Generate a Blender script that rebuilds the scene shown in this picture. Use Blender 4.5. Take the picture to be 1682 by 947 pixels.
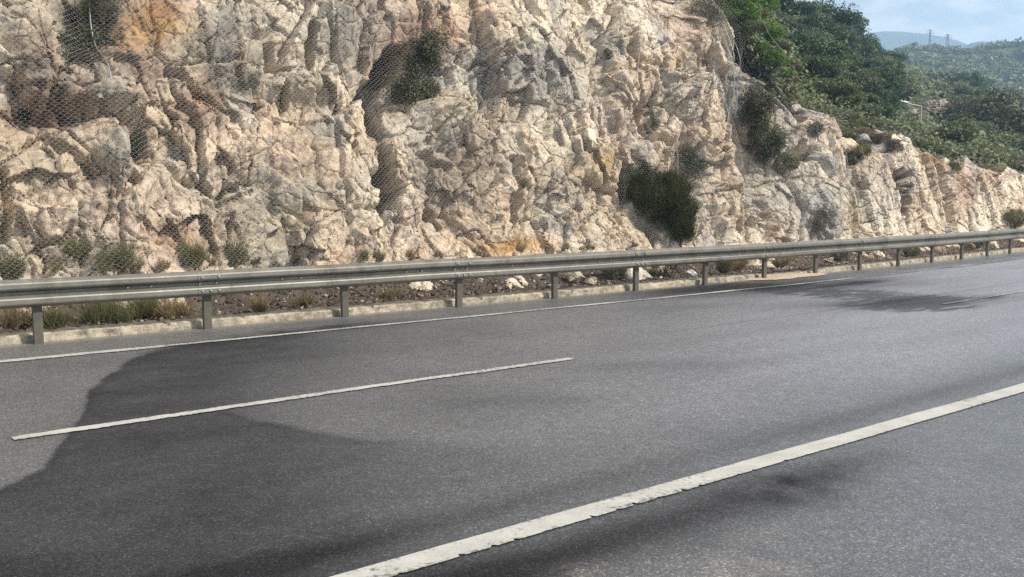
import bpy, math, random
import numpy as np
from mathutils import Vector, Matrix, Euler
from mathutils.bvhtree import BVHTree

random.seed(7)
RNG = np.random.default_rng(11)
scene = bpy.context.scene
for o in list(bpy.data.objects):
    bpy.data.objects.remove(o)

# ------------------------------------------------------------------ camera
FPX, CX, CY, CAMZ = 1600.0, 841.0, 473.5, 1.64
PITCH = math.atan(145.5 / FPX)
cam_d = bpy.data.cameras.new('camera')
cam = bpy.data.objects.new('camera', cam_d)
scene.collection.objects.link(cam)
cam.location = (0, 0, CAMZ)
cam.rotation_euler = (math.pi / 2 - PITCH, 0, 0)
cam_d.sensor_width = 36
cam_d.lens = 36 * FPX / 1682.0
cam_d.clip_start = 0.05
cam_d.clip_end = 12000
scene.camera = cam

# ------------------------------------------------------------------ sky, sun, exposure
SUN_EL, SUN_AZ = math.radians(42), math.radians(108)      # azimuth clockwise from +Y
SKY_STRENGTH, SUN_STRENGTH, EXPOSURE = 0.13, 4.7, 0.70
world = bpy.data.worlds.new('World')
scene.world = world
world.use_nodes = True
wn, wl = world.node_tree.nodes, world.node_tree.links
wn.clear()
w_out = wn.new('ShaderNodeOutputWorld')
w_bg = wn.new('ShaderNodeBackground')
w_sky = wn.new('ShaderNodeTexSky')
w_sky.sky_type = 'NISHITA'
w_sky.sun_disc = False
w_sky.sun_elevation = SUN_EL
w_sky.sun_rotation = SUN_AZ
w_sky.air_density = 1.0
w_sky.dust_density = 1.5
w_bg.inputs['Strength'].default_value = SKY_STRENGTH
w_tc = wn.new('ShaderNodeTexCoord')
w_map = wn.new('ShaderNodeMapping')
w_map.inputs['Scale'].default_value = (1, 1, 2.6)
w_no = wn.new('ShaderNodeTexNoise')
w_no.inputs['Scale'].default_value = 3.2
w_no.inputs['Detail'].default_value = 7
w_no.inputs['Roughness'].default_value = 0.55
w_ramp = wn.new('ShaderNodeValToRGB')
w_ramp.color_ramp.elements[0].position = 0.36
w_ramp.color_ramp.elements[0].color = (0.80, 0.80, 0.80, 1)
w_ramp.color_ramp.elements[1].position = 0.62
w_ramp.color_ramp.elements[1].color = (1, 1, 1, 1)
w_mix = wn.new('ShaderNodeMixRGB')
w_no2 = wn.new('ShaderNodeTexNoise'); w_no2.inputs['Scale'].default_value = 20.0; w_no2.inputs['Detail'].default_value = 6
w_r2 = wn.new('ShaderNodeValToRGB')
w_r2.color_ramp.elements[0].position = 0.40; w_r2.color_ramp.elements[0].color = (0.62, 0.68, 0.74, 1)
w_r2.color_ramp.elements[1].position = 0.60; w_r2.color_ramp.elements[1].color = (1.18, 1.16, 1.12, 1)
w_mul = wn.new('ShaderNodeMixRGB'); w_mul.blend_type = 'MULTIPLY'; w_mul.inputs['Fac'].default_value = 1
w_mul.inputs['Color2'].default_value = (5.6, 4.9, 4.5, 1)      # lit cloud veil
wl.new(w_map.outputs['Vector'], w_no2.inputs['Vector']); wl.new(w_no2.outputs['Fac'], w_r2.inputs['Fac'])
wl.new(w_r2.outputs['Color'], w_mul.inputs['Color1']); wl.new(w_mul.outputs['Color'], w_mix.inputs['Color2'])
wl.new(w_tc.outputs['Generated'], w_map.inputs['Vector'])
wl.new(w_map.outputs['Vector'], w_no.inputs['Vector'])
wl.new(w_no.outputs['Fac'], w_ramp.inputs['Fac'])
wl.new(w_ramp.outputs['Color'], w_mix.inputs['Fac'])
wl.new(w_sky.outputs['Color'], w_mix.inputs['Color1'])
wl.new(w_mix.outputs['Color'], w_bg.inputs['Color'])
wl.new(w_bg.outputs['Background'], w_out.inputs['Surface'])

sun_d = bpy.data.lights.new('sun', 'SUN')
sun_d.energy = SUN_STRENGTH
sun_d.angle = math.radians(5)
sun_d.color = (1.0, 0.945, 0.86)
sun = bpy.data.objects.new('sun', sun_d)
scene.collection.objects.link(sun)
sun_dir = Vector((math.sin(SUN_AZ) * math.cos(SUN_EL), math.cos(SUN_AZ) * math.cos(SUN_EL), math.sin(SUN_EL)))
sun.rotation_euler = (-sun_dir).to_track_quat('-Z', 'Y').to_euler()
sun.location = (20, -20, 60)

scene.view_settings.view_transform = 'Standard'
scene.view_settings.look = 'None'
scene.view_settings.gamma = 1
scene.view_settings.use_curve_mapping = False
scene.view_settings.exposure = EXPOSURE
scene.render.engine = 'CYCLES'
scene.cycles.volume_bounces = 1
scene.cycles.max_bounces = 6
scene.cycles.use_denoising = False

# ------------------------------------------------------------------ frames of reference
RA = math.radians(50.0)
U = np.array([math.sin(RA), math.cos(RA)])        # along the road
N = np.array([-U[1], U[0]])                       # towards the cliff


def curve(s):
    s = np.asarray(s, float)
    return 0.0026 * np.clip(s - 10, 0, 60) ** 2


def sd(s, d, z=0.0):
    """road coordinates -> world"""
    s = np.asarray(s, float)
    dd = d + curve(s)
    return np.stack([s * U[0] + dd * N[0], s * U[1] + dd * N[1], np.broadcast_to(z, s.shape) + 0 * s], -1)


def ray(x, y):
    x = np.asarray(x, float); y = np.asarray(y, float)
    a, c, s = -(y - CY) / FPX, math.cos(PITCH), math.sin(PITCH)
    return np.stack([(x - CX) / FPX + 0 * y, c + s * a + 0 * x, -s + c * a + 0 * x], -1)


def project(P):
    c, s = math.cos(PITCH), math.sin(PITCH)
    X, Y, Z = P[..., 0], P[..., 1], P[..., 2] - CAMZ
    f = np.maximum(c * Y - s * Z, 0.05)
    up = s * Y + c * Z
    return CX + FPX * X / f, CY - FPX * up / f


# ------------------------------------------------------------------ numpy noise
def h32(ix, iy, seed):
    a = (ix.astype(np.int64) * 374761393 + iy.astype(np.int64) * 668265263 + seed * 2147483647) & 0xFFFFFFFF
    a = ((a ^ (a >> 13)) * 1274126177) & 0xFFFFFFFF
    a = ((a ^ (a >> 16)) * 2246822519) & 0xFFFFFFFF
    a = a ^ (a >> 15)
    return (a & 0xFFFFFF) / float(0xFFFFFF)


def noise(x, y, seed=0):
    ix, iy = np.floor(x), np.floor(y)
    fx, fy = x - ix, y - iy
    ux, uy = fx * fx * fx * (fx * (fx * 6 - 15) + 10), fy * fy * fy * (fy * (fy * 6 - 15) + 10)

    def g(ox, oy):
        a = h32(ix + ox, iy + oy, seed) * 2 * np.pi
        return np.cos(a) * (fx - ox) + np.sin(a) * (fy - oy)
    a = g(0, 0) * (1 - ux) + g(1, 0) * ux
    b = g(0, 1) * (1 - ux) + g(1, 1) * ux
    return (a * (1 - uy) + b * uy) * 1.5


def fbm(x, y, seed=0, octv=4, gain=0.5):
    v, a, t = 0, 1.0, 0
    for k in range(octv):
        v = v + a * noise(x * 2 ** k + 13.7 * k, y * 2 ** k - 7.1 * k, seed + k)
        t += a; a *= gain
    return v / t * 1.4


def voro(x, y, seed=0):
    ix, iy = np.floor(x), np.floor(y)
    f1 = np.full(x.shape, 9.0); f2 = np.full(x.shape, 9.0)
    cx = np.zeros_like(x); cy = np.zeros_like(x); dx1 = np.zeros_like(x); dy1 = np.zeros_like(x)
    for ox in (-1, 0, 1):
        for oy in (-1, 0, 1):
            jx, jy = ix + ox, iy + oy
            dx = x - (jx + h32(jx, jy, seed)); dy = y - (jy + h32(jx, jy, seed + 77))
            dd = np.sqrt(dx * dx + dy * dy)
            near = dd < f1
            f2 = np.where(near, f1, np.minimum(f2, dd))
            f1 = np.where(near, dd, f1)
            cx = np.where(near, jx, cx); cy = np.where(near, jy, cy)
            dx1 = np.where(near, dx, dx1); dy1 = np.where(near, dy, dy1)
    return f1, f2, cx, cy, dx1, dy1


def blocks(x, y, seed, tilt=1.3):
    """fractured-rock displacement: every cell its own tilted plane"""
    f1, f2, cx, cy, dx, dy = voro(x, y, seed)
    r1, r2, r3 = h32(cx, cy, seed + 5), h32(cx, cy, seed + 9), h32(cx, cy, seed + 15)
    return (r1 - 0.5) + tilt * ((r2 - 0.5) * dx + (r3 - 0.35) * dy), f2 - f1, r1


def sstep(a, b, x):
    t = np.clip((x - a) / (b - a), 0, 1)
    return t * t * (3 - 2 * t)


def seg_dist(px, py, pts):
    """distance to a polyline"""
    best = np.full(px.shape, 1e9)
    for (x0, y0), (x1, y1) in zip(pts[:-1], pts[1:]):
        vx, vy = x1 - x0, y1 - y0
        t = np.clip(((px - x0) * vx + (py - y0) * vy) / (vx * vx + vy * vy + 1e-9), 0, 1)
        best = np.minimum(best, np.hypot(px - x0 - t * vx, py - y0 - t * vy))
    return best


def poly_sd(px, py, pts):
    """signed distance to a polygon, negative inside"""
    d = seg_dist(px, py, list(pts) + [pts[0]])
    ins = np.zeros(px.shape, bool)
    j = len(pts) - 1
    for i in range(len(pts)):
        xi, yi = pts[i]; xj, yj = pts[j]
        c = ((yi > py) != (yj > py)) & (px < (xj - xi) * (py - yi) / (yj - yi + 1e-9) + xi)
        ins ^= c
        j = i
    return np.where(ins, -d, d)


# ------------------------------------------------------------------ mesh helpers
COL = scene.collection


def new_mesh(name, V, F, mats, parent=None, smooth=True, attrs=None, colors=None):
    """V (n,3) array, F (m,k) array with k = 3 or 4, or a list of faces"""
    me = bpy.data.meshes.new(name)
    if isinstance(F, np.ndarray):
        m, k = F.shape
        me.vertices.add(len(V)); me.vertices.foreach_set('co', np.ascontiguousarray(V, np.float32).ravel())
        me.loops.add(m * k); me.loops.foreach_set('vertex_index', np.ascontiguousarray(F, np.int32).ravel())
        me.polygons.add(m)
        me.polygons.foreach_set('loop_start', np.arange(0, m * k, k, dtype=np.int32))
        me.polygons.foreach_set('loop_total', np.full(m, k, np.int32))
        me.update(calc_edges=True)
    else:
        me.from_pydata([tuple(v) for v in V], [], F)
    me.polygons.foreach_set('use_smooth', np.full(len(me.polygons), smooth))
    for k, v in (attrs or {}).items():
        a = me.attributes.new(k, 'FLOAT', 'POINT'); a.data.foreach_set('value', np.ascontiguousarray(v, np.float32).ravel())
    for k, v in (colors or {}).items():
        a = me.attributes.new(k, 'FLOAT_COLOR', 'POINT')
        c = np.ones((len(V), 4), np.float32); c[:, :3] = v
        a.data.foreach_set('color', c.ravel())
    me.materials.append(mats)
    o = bpy.data.objects.new(name, me)
    COL.objects.link(o)
    if parent is not None:
        o.parent = parent
    return o


def tag(o, label=None, cat=None, group=None, kind=None):
    if label: o['label'] = label
    if cat: o['category'] = cat
    if group: o['group'] = group
    if kind: o['kind'] = kind
    return o


def empty(name, loc, label, cat, group=None):
    o = bpy.data.objects.new(name, None)
    o.empty_display_size = 0.2
    COL.objects.link(o)
    o.location = tuple(float(v) for v in loc)
    return tag(o, label, cat, group)


def copy_thing(root, loc, rotz=0.0, scale=1.0, label=None, group=None):
    r = root.copy(); COL.objects.link(r)
    r.location = tuple(float(v) for v in loc); r.rotation_euler = (0, 0, rotz)
    r.scale = (scale, scale, scale) if not isinstance(scale, tuple) else scale
    if label: r['label'] = label
    if group: r['group'] = group
    for ch in list(root.children):
        c = ch.copy(); COL.objects.link(c); c.parent = r
    return r


def grid_faces(nr, nc):
    i = np.arange(nr - 1)[:, None] * nc + np.arange(nc - 1)[None, :]
    return np.stack([i, i + 1, i + nc + 1, i + nc], -1).reshape(-1, 4)


# ------------------------------------------------------------------ materials
def mat_new(name):
    m = bpy.data.materials.new(name); m.use_nodes = True
    nt = m.node_tree
    b = nt.nodes['Principled BSDF']
    return m, nt, b


def nd(nt, typ, **kw):
    n = nt.nodes.new(typ)
    for k, v in kw.items():
        if k in n.inputs: n.inputs[k].default_value = v
        else: setattr(n, k, v)
    return n


def ramp(nt, src, stops):
    r = nt.nodes.new('ShaderNodeValToRGB')
    e = r.color_ramp.elements
    while len(e) < len(stops): e.new(0.5)
    for el, (p, c) in zip(e, stops):
        el.position = p; el.color = (c, c, c, 1) if not isinstance(c, tuple) else (*c, 1)
    nt.links.new(src, r.inputs['Fac'])
    return r.outputs['Color']


def mix(nt, fac, a, b, blend='MIX'):
    m = nt.nodes.new('ShaderNodeMixRGB'); m.blend_type = blend
    for sock, v in (('Fac', fac), ('Color1', a), ('Color2', b)):
        if isinstance(v, bpy.types.NodeSocket): nt.links.new(v, m.inputs[sock])
        elif isinstance(v, tuple): m.inputs[sock].default_value = (*v, 1)
        else: m.inputs[sock].default_value = v if sock == 'Fac' else (v, v, v, 1)
    return m.outputs['Color']


def coords(nt, scale=(1, 1, 1)):
    t = nt.nodes.new('ShaderNodeTexCoord'); mp = nt.nodes.new('ShaderNodeMapping')
    mp.inputs['Scale'].default_value = scale
    nt.links.new(t.outputs['Object'], mp.inputs['Vector'])
    return mp.outputs['Vector']


def tex_noise(nt, vec, scale, detail=6, rough=0.6, dist=0.0):
    n = nd(nt, 'ShaderNodeTexNoise', Scale=scale, Detail=detail, Roughness=rough, Distortion=dist)
    nt.links.new(vec, n.inputs['Vector'])
    return n.outputs['Fac']


def tex_voro(nt, vec, scale, feature='F1', out='Distance'):
    n = nt.nodes.new('ShaderNodeTexVoronoi'); n.feature = feature
    n.inputs['Scale'].default_value = scale
    nt.links.new(vec, n.inputs['Vector'])
    return n.outputs[out]


def bump(nt, bsdf, height, strength, dist, prev=None):
    b = nd(nt, 'ShaderNodeBump', Strength=strength, Distance=dist)
    nt.links.new(height, b.inputs['Height'])
    if prev is not None: nt.links.new(prev, b.inputs['Normal'])
    nt.links.new(b.outputs['Normal'], bsdf.inputs['Normal'])
    return b.outputs['Normal']


def attr(nt, name, out='Color'):
    a = nt.nodes.new('ShaderNodeAttribute'); a.attribute_name = name
    return a.outputs[out]


def mat_rock():
    m, nt, b = mat_new('limestone')
    v = coords(nt)
    c = attr(nt, 'tint')
    n1 = tex_noise(nt, v, 2.6, 8, 0.68, 0.4)
    n2 = tex_noise(nt, v, 13, 8, 0.72, 0.3)
    n3 = tex_noise(nt, v, 60, 5, 0.7)
    c = mix(nt, 1.0, c, ramp(nt, n1, [(0.3, (0.72, 0.70, 0.70)), (0.5, (1.0, 0.98, 0.96)), (0.7, (1.22, 1.17, 1.08))]), 'MULTIPLY')
    c = mix(nt, 1.0, c, ramp(nt, n2, [(0.33, (0.76, 0.74, 0.73)), (0.5, (1.0, 1.0, 0.99)), (0.68, (1.18, 1.16, 1.13))]), 'MULTIPLY')
    # rust-coloured seepage and grey lichen
    st = coords(nt, (1, 1, 0.35))
    r1 = tex_noise(nt, st, 1.9, 7, 0.7, 0.8)
    c = mix(nt, ramp(nt, r1, [(0.57, 0.0), (0.73, 0.55)]), c, mix(nt, 1.0, c, (0.86, 0.60, 0.40), 'MULTIPLY'))
    l1 = tex_noise(nt, v, 4.3, 9, 0.75, 0.6)
    c = mix(nt, ramp(nt, l1, [(0.58, 0.0), (0.72, 0.45)]), c, mix(nt, 1.0, c, (0.62, 0.63, 0.66), 'MULTIPLY'))
    sp = tex_noise(nt, v, 34, 6, 0.8)
    c = mix(nt, ramp(nt, sp, [(0.60, 0.0), (0.68, 0.35)]), c, mix(nt, 1.0, c, (0.42, 0.40, 0.40), 'MULTIPLY'))
    nt.links.new(c, b.inputs['Base Color'])
    b.inputs['Roughness'].default_value = 0.9
    b.inputs['Specular IOR Level'].default_value = 0.2
    p = bump(nt, b, n2, 0.7, 0.07)
    p = bump(nt, b, n3, 0.9, 0.022, p)
    wv = nd(nt, 'ShaderNodeTexNoise', Scale=6.0, Detail=4.0)
    nt.links.new(v, wv.inputs['Vector'])
    wm = nd(nt, 'ShaderNodeVectorMath', operation='MULTIPLY_ADD'); nt.links.new(wv.outputs['Color'], wm.inputs[0])
    wm.inputs[1].default_value = (0.12, 0.12, 0.12); nt.links.new(v, wm.inputs[2])
    for sc_, st_, ds_ in ((2.8, 0.7, 0.05), (9, 0.3, 0.015)):
        ve = tex_voro(nt, wm.outputs[0], sc_, 'DISTANCE_TO_EDGE', 'Distance')
        cr = ramp(nt, ve, [(0.0, 0.0), (0.09, 1.0)])
        p = bump(nt, b, cr, st_, ds_, p)
        vf = tex_voro(nt, wm.outputs[0], sc_, 'F1', 'Color')
        sp_ = nt.nodes.new('ShaderNodeSeparateColor'); nt.links.new(vf, sp_.inputs[0])
        c = mix(nt, 1.0, c, ramp(nt, sp_.outputs[0], [(0.0, 0.92), (1.0, 1.08)]), 'MULTIPLY')
        c = mix(nt, ramp(nt, ve, [(0.0, 0.12), (0.02, 0.0)]), c, (0.16, 0.12, 0.09))
    nt.links.new(c, b.inputs['Base Color'])
    return m


def mat_asphalt():
    m, nt, b = mat_new('asphalt')
    v = coords(nt)
    stain = attr(nt, 'stain', 'Fac'); dust = attr(nt, 'dust', 'Fac'); oil = attr(nt, 'oil', 'Fac')
    tr = coords(nt)
    big = tex_noise(nt, v, 0.7, 6, 0.6)
    fine = tex_noise(nt, v, 260, 2, 0.7)
    mid = tex_noise(nt, v, 9, 7, 0.75)
    vc = tex_voro(nt, v, 120, 'F1', 'Color')
    sep = nt.nodes.new('ShaderNodeSeparateColor'); nt.links.new(vc, sep.inputs[0])
    c = mix(nt, ramp(nt, big, [(0.3, 0.0), (0.7, 1.0)]), (0.068, 0.071, 0.074), (0.106, 0.109, 0.113))
    c = mix(nt, attr(nt, 'pale', 'Fac'), c, (0.205, 0.205, 0.225))  # painted sheen: base colour lifted towards lavender
    c = mix(nt, stain, c, (0.017, 0.017, 0.018))
    c = mix(nt, dust, c, (0.235, 0.21, 0.175))
    c = mix(nt, 1.0, c, ramp(nt, mid, [(0.3, 0.74), (0.7, 1.28)]), 'MULTIPLY')
    # aggregate: pale and dark chips
    c = mix(nt, 1.0, c, ramp(nt, sep.outputs[0], [(0.0, 0.45), (0.55, 0.9), (0.9, 1.25), (1.0, 2.6)]), 'MULTIPLY')
    c = mix(nt, 1.0, c, ramp(nt, fine, [(0.3, 0.6), (0.7, 1.4)]), 'MULTIPLY')
    c = mix(nt, oil, c, (0.008, 0.008, 0.009))
    nt.links.new(c, b.inputs['Base Color'])
    r = mix(nt, stain, 0.42, 0.75)
    r = mix(nt, oil, r, 0.5)
    nt.links.new(r, b.inputs['Roughness'])
    sl = mix(nt, stain, 0.85, 0.12)
    nt.links.new(sl, b.inputs['Specular IOR Level'])
    p = bump(nt, b, sep.outputs[1], 0.35, 0.004)
    bump(nt, b, fine, 0.4, 0.003, p)
    return m


def mat_paint():
    m, nt, b = mat_new('road_paint')
    v = coords(nt)
    wear = attr(nt, 'wear', 'Fac')
    n1 = tex_noise(nt, v, 30, 7, 0.75); n2 = tex_noise(nt, v, 4, 5, 0.65); n3 = tex_noise(nt, v, 170, 3, 0.7)
    c = mix(nt, ramp(nt, n2, [(0.3, 0.0), (0.7, 1.0)]), (0.34, 0.33, 0.29), (0.46, 0.45, 0.405))
    c = mix(nt, 1.0, c, ramp(nt, n3, [(0.3, 0.75), (0.65, 1.12)]), 'MULTIPLY')
    add = nd(nt, 'ShaderNodeMath', operation='ADD'); nt.links.new(n1, add.inputs[0]); nt.links.new(wear, add.inputs[1])
    worn = ramp(nt, add.outputs[0], [(0.60, 0.0), (0.72, 1.0)])
    c = mix(nt, worn, c, (0.10, 0.10, 0.098))
    nt.links.new(c, b.inputs['Base Color'])
    b.inputs['Roughness'].default_value = 0.7
    bump(nt, b, n3, 0.3, 0.002)
    return m


def mat_simple(name, col, var=0.3, scale=8, rough=0.85, metal=0.0, bstr=0.5, bdist=0.01, col2=None, spec=0.3, bscale=None):
    m, nt, b = mat_new(name)
    v = coords(nt)
    n1 = tex_noise(nt, v, scale, 7, 0.7, 0.3)
    if col2 is None:
        c = mix(nt, 1.0, col, ramp(nt, n1, [(0.3, 1 - var), (0.7, 1 + var)]), 'MULTIPLY')
    else:
        c = mix(nt, ramp(nt, n1, [(0.38, 0.0), (0.62, 1.0)]), col, col2)
    nt.links.new(c, b.inputs['Base Color'])
    b.inputs['Roughness'].default_value = rough
    b.inputs['Metallic'].default_value = metal
    b.inputs['Specular IOR Level'].default_value = spec
    if bstr:
        n2 = tex_noise(nt, v, bscale or scale * 5, 6, 0.7)
        bump(nt, b, n2, bstr, bdist)
    return m


def mat_leaf(name, c_dark, c_light, trans=0.25, hue=0.25):
    m, nt, b = mat_new(name)
    t = attr(nt, 'tone', 'Fac')
    c = mix(nt, t, c_dark, c_light)
    oi = nt.nodes.new('ShaderNodeObjectInfo')
    c = mix(nt, 1.0, c, ramp(nt, oi.outputs['Random'], [(0.0, (1 - hue, 1 - hue * 0.8, 1 - hue)), (0.5, (1.0, 1.0, 1.0)), (1.0, (1 + hue, 1 + hue * 0.5, 1 - hue * 0.2))]), 'MULTIPLY')
    nt.links.new(c, b.inputs['Base Color'])
    b.inputs['Roughness'].default_value = 0.6
    b.inputs['Specular IOR Level'].default_value = 0.25
    tr = nt.nodes.new('ShaderNodeBsdfTranslucent'); nt.links.new(c, tr.inputs['Color'])
    ms = nt.nodes.new('ShaderNodeMixShader'); ms.inputs[0].default_value = trans
    nt.links.new(b.outputs[0], ms.inputs[1]); nt.links.new(tr.outputs[0], ms.inputs[2])
    out = [n for n in nt.nodes if n.type == 'OUTPUT_MATERIAL'][0]
    nt.links.new(ms.outputs[0], out.inputs['Surface'])
    return m


def mat_rail():
    m, nt, b = mat_new('weathered_rail_steel')
    v = coords(nt)
    st = coords(nt, (1, 1, 5.0))
    n1 = tex_noise(nt, v, 3.0, 8, 0.7, 0.5); n2 = tex_noise(nt, st, 14, 6, 0.7); n3 = tex_noise(nt, v, 1.1, 6, 0.7, 0.6)
    c = mix(nt, ramp(nt, n1, [(0.3, 0.0), (0.7, 1.0)]), (0.145, 0.136, 0.110), (0.23, 0.217, 0.180))
    c = mix(nt, 1.0, c, ramp(nt, n2, [(0.3, 0.8), (0.7, 1.15)]), 'MULTIPLY')
    c = mix(nt, ramp(nt, n3, [(0.50, 0.0), (0.64, 0.7)]), c, (0.075, 0.062, 0.045))
    nt.links.new(c, b.inputs['Base Color'])
    b.inputs['Metallic'].default_value = 0.35
    r = ramp(nt, n2, [(0.3, 0.42), (0.7, 0.6)])
    nt.links.new(r, b.inputs['Roughness'])
    bump(nt, b, n1, 0.2, 0.01)
    return m


M_ROCK = mat_rock()
M_ASPH = mat_asphalt()
M_PAINT = mat_paint()
M_RAIL = mat_rail()
M_POST = mat_simple('post_steel', (0.11, 0.10, 0.08), 0.35, 5, 0.6, 0.3, 0.2)
M_BOLT = mat_simple('bolt_steel', (0.42, 0.41, 0.38), 0.2, 30, 0.4, 0.7, 0)
M_KERB = mat_simple('kerb_concrete', (0.20, 0.175, 0.135), rough=0.95, scale=6, bstr=0.8, bdist=0.02, col2=(0.47, 0.40, 0.29), bscale=40)
M_VERGE = mat_simple('verge_soil', (0.045, 0.036, 0.029), rough=0.98, scale=4, bstr=0.9, bdist=0.03, col2=(0.11, 0.085, 0.065), bscale=35)
M_SCREE = mat_rock(); M_SCREE.name = 'loose_limestone'
M_WIRE = mat_simple('net_wire', (0.60, 0.585, 0.54), 0.15, 20, 0.7, 0.1, 0)
M_CABLE = mat_simple('steel_cable', (0.30, 0.30, 0.285), 0.15, 20, 0.45, 0.5, 0)
M_SAND = mat_simple('spilled_sand', (0.34, 0.25, 0.17), rough=0.98, scale=14, bstr=0.8, bdist=0.01, col2=(0.45, 0.36, 0.27))
M_BARK = mat_simple('bark', (0.10, 0.08, 0.06), 0.3, 12, 0.9)
M_LAMP = mat_simple('lamp_metal', (0.42, 0.43, 0.43), 0.1, 3, 0.45, 0.2, 0)
M_GLASS = mat_simple('lamp_lens', (0.5, 0.52, 0.52), 0.1, 3, 0.2, 0.0, 0)
M_PYLON = mat_simple('pylon_steel', (0.3, 0.31, 0.32), 0.1, 1, 0.6, 0.3, 0)
L_BROOM = mat_leaf('broom_green', (0.028, 0.034, 0.010), (0.125, 0.128, 0.042), 0.15, 0.1)
L_CLIFF = mat_leaf('cliff_shrub_green', (0.038, 0.045, 0.024), (0.125, 0.13, 0.075), 0.2, 0.15)
L_GREY = mat_leaf('greyish_scrub', (0.055, 0.055, 0.04), (0.145, 0.14, 0.10), 0.15, 0.15)
L_DRY = mat_leaf('dry_grass', (0.13, 0.095, 0.05), (0.34, 0.27, 0.15), 0.25, 0.15)
L_TUFT = mat_leaf('tuft_green', (0.085, 0.085, 0.035), (0.24, 0.23, 0.11), 0.25, 0.15)
L_BRIGHT = mat_leaf('bright_leaf', (0.045, 0.10, 0.015), (0.17, 0.29, 0.045), 0.3, 0.12)
L_DARK = mat_leaf('dark_evergreen_leaf', (0.018, 0.042, 0.022), (0.110, 0.160, 0.062), 0.2, 0.2)
L_OLIVE = mat_leaf('olive_scrub_leaf', (0.050, 0.070, 0.030), (0.215, 0.240, 0.110), 0.2, 0.25)
L_BROWN = mat_leaf('brown_green_leaf', (0.060, 0.060, 0.028), (0.23, 0.22, 0.11), 0.2, 0.25)

# ------------------------------------------------------------------ road, with old dark patches
def axis(parts):
    out = [np.arange(a, b, st) for a, b, st in parts]
    return np.concatenate(out + [[parts[-1][1]]])


def curve_px(pts, x):
    p = np.array(pts, float)
    return np.interp(x, p[:, 0], p[:, 1])


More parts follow.
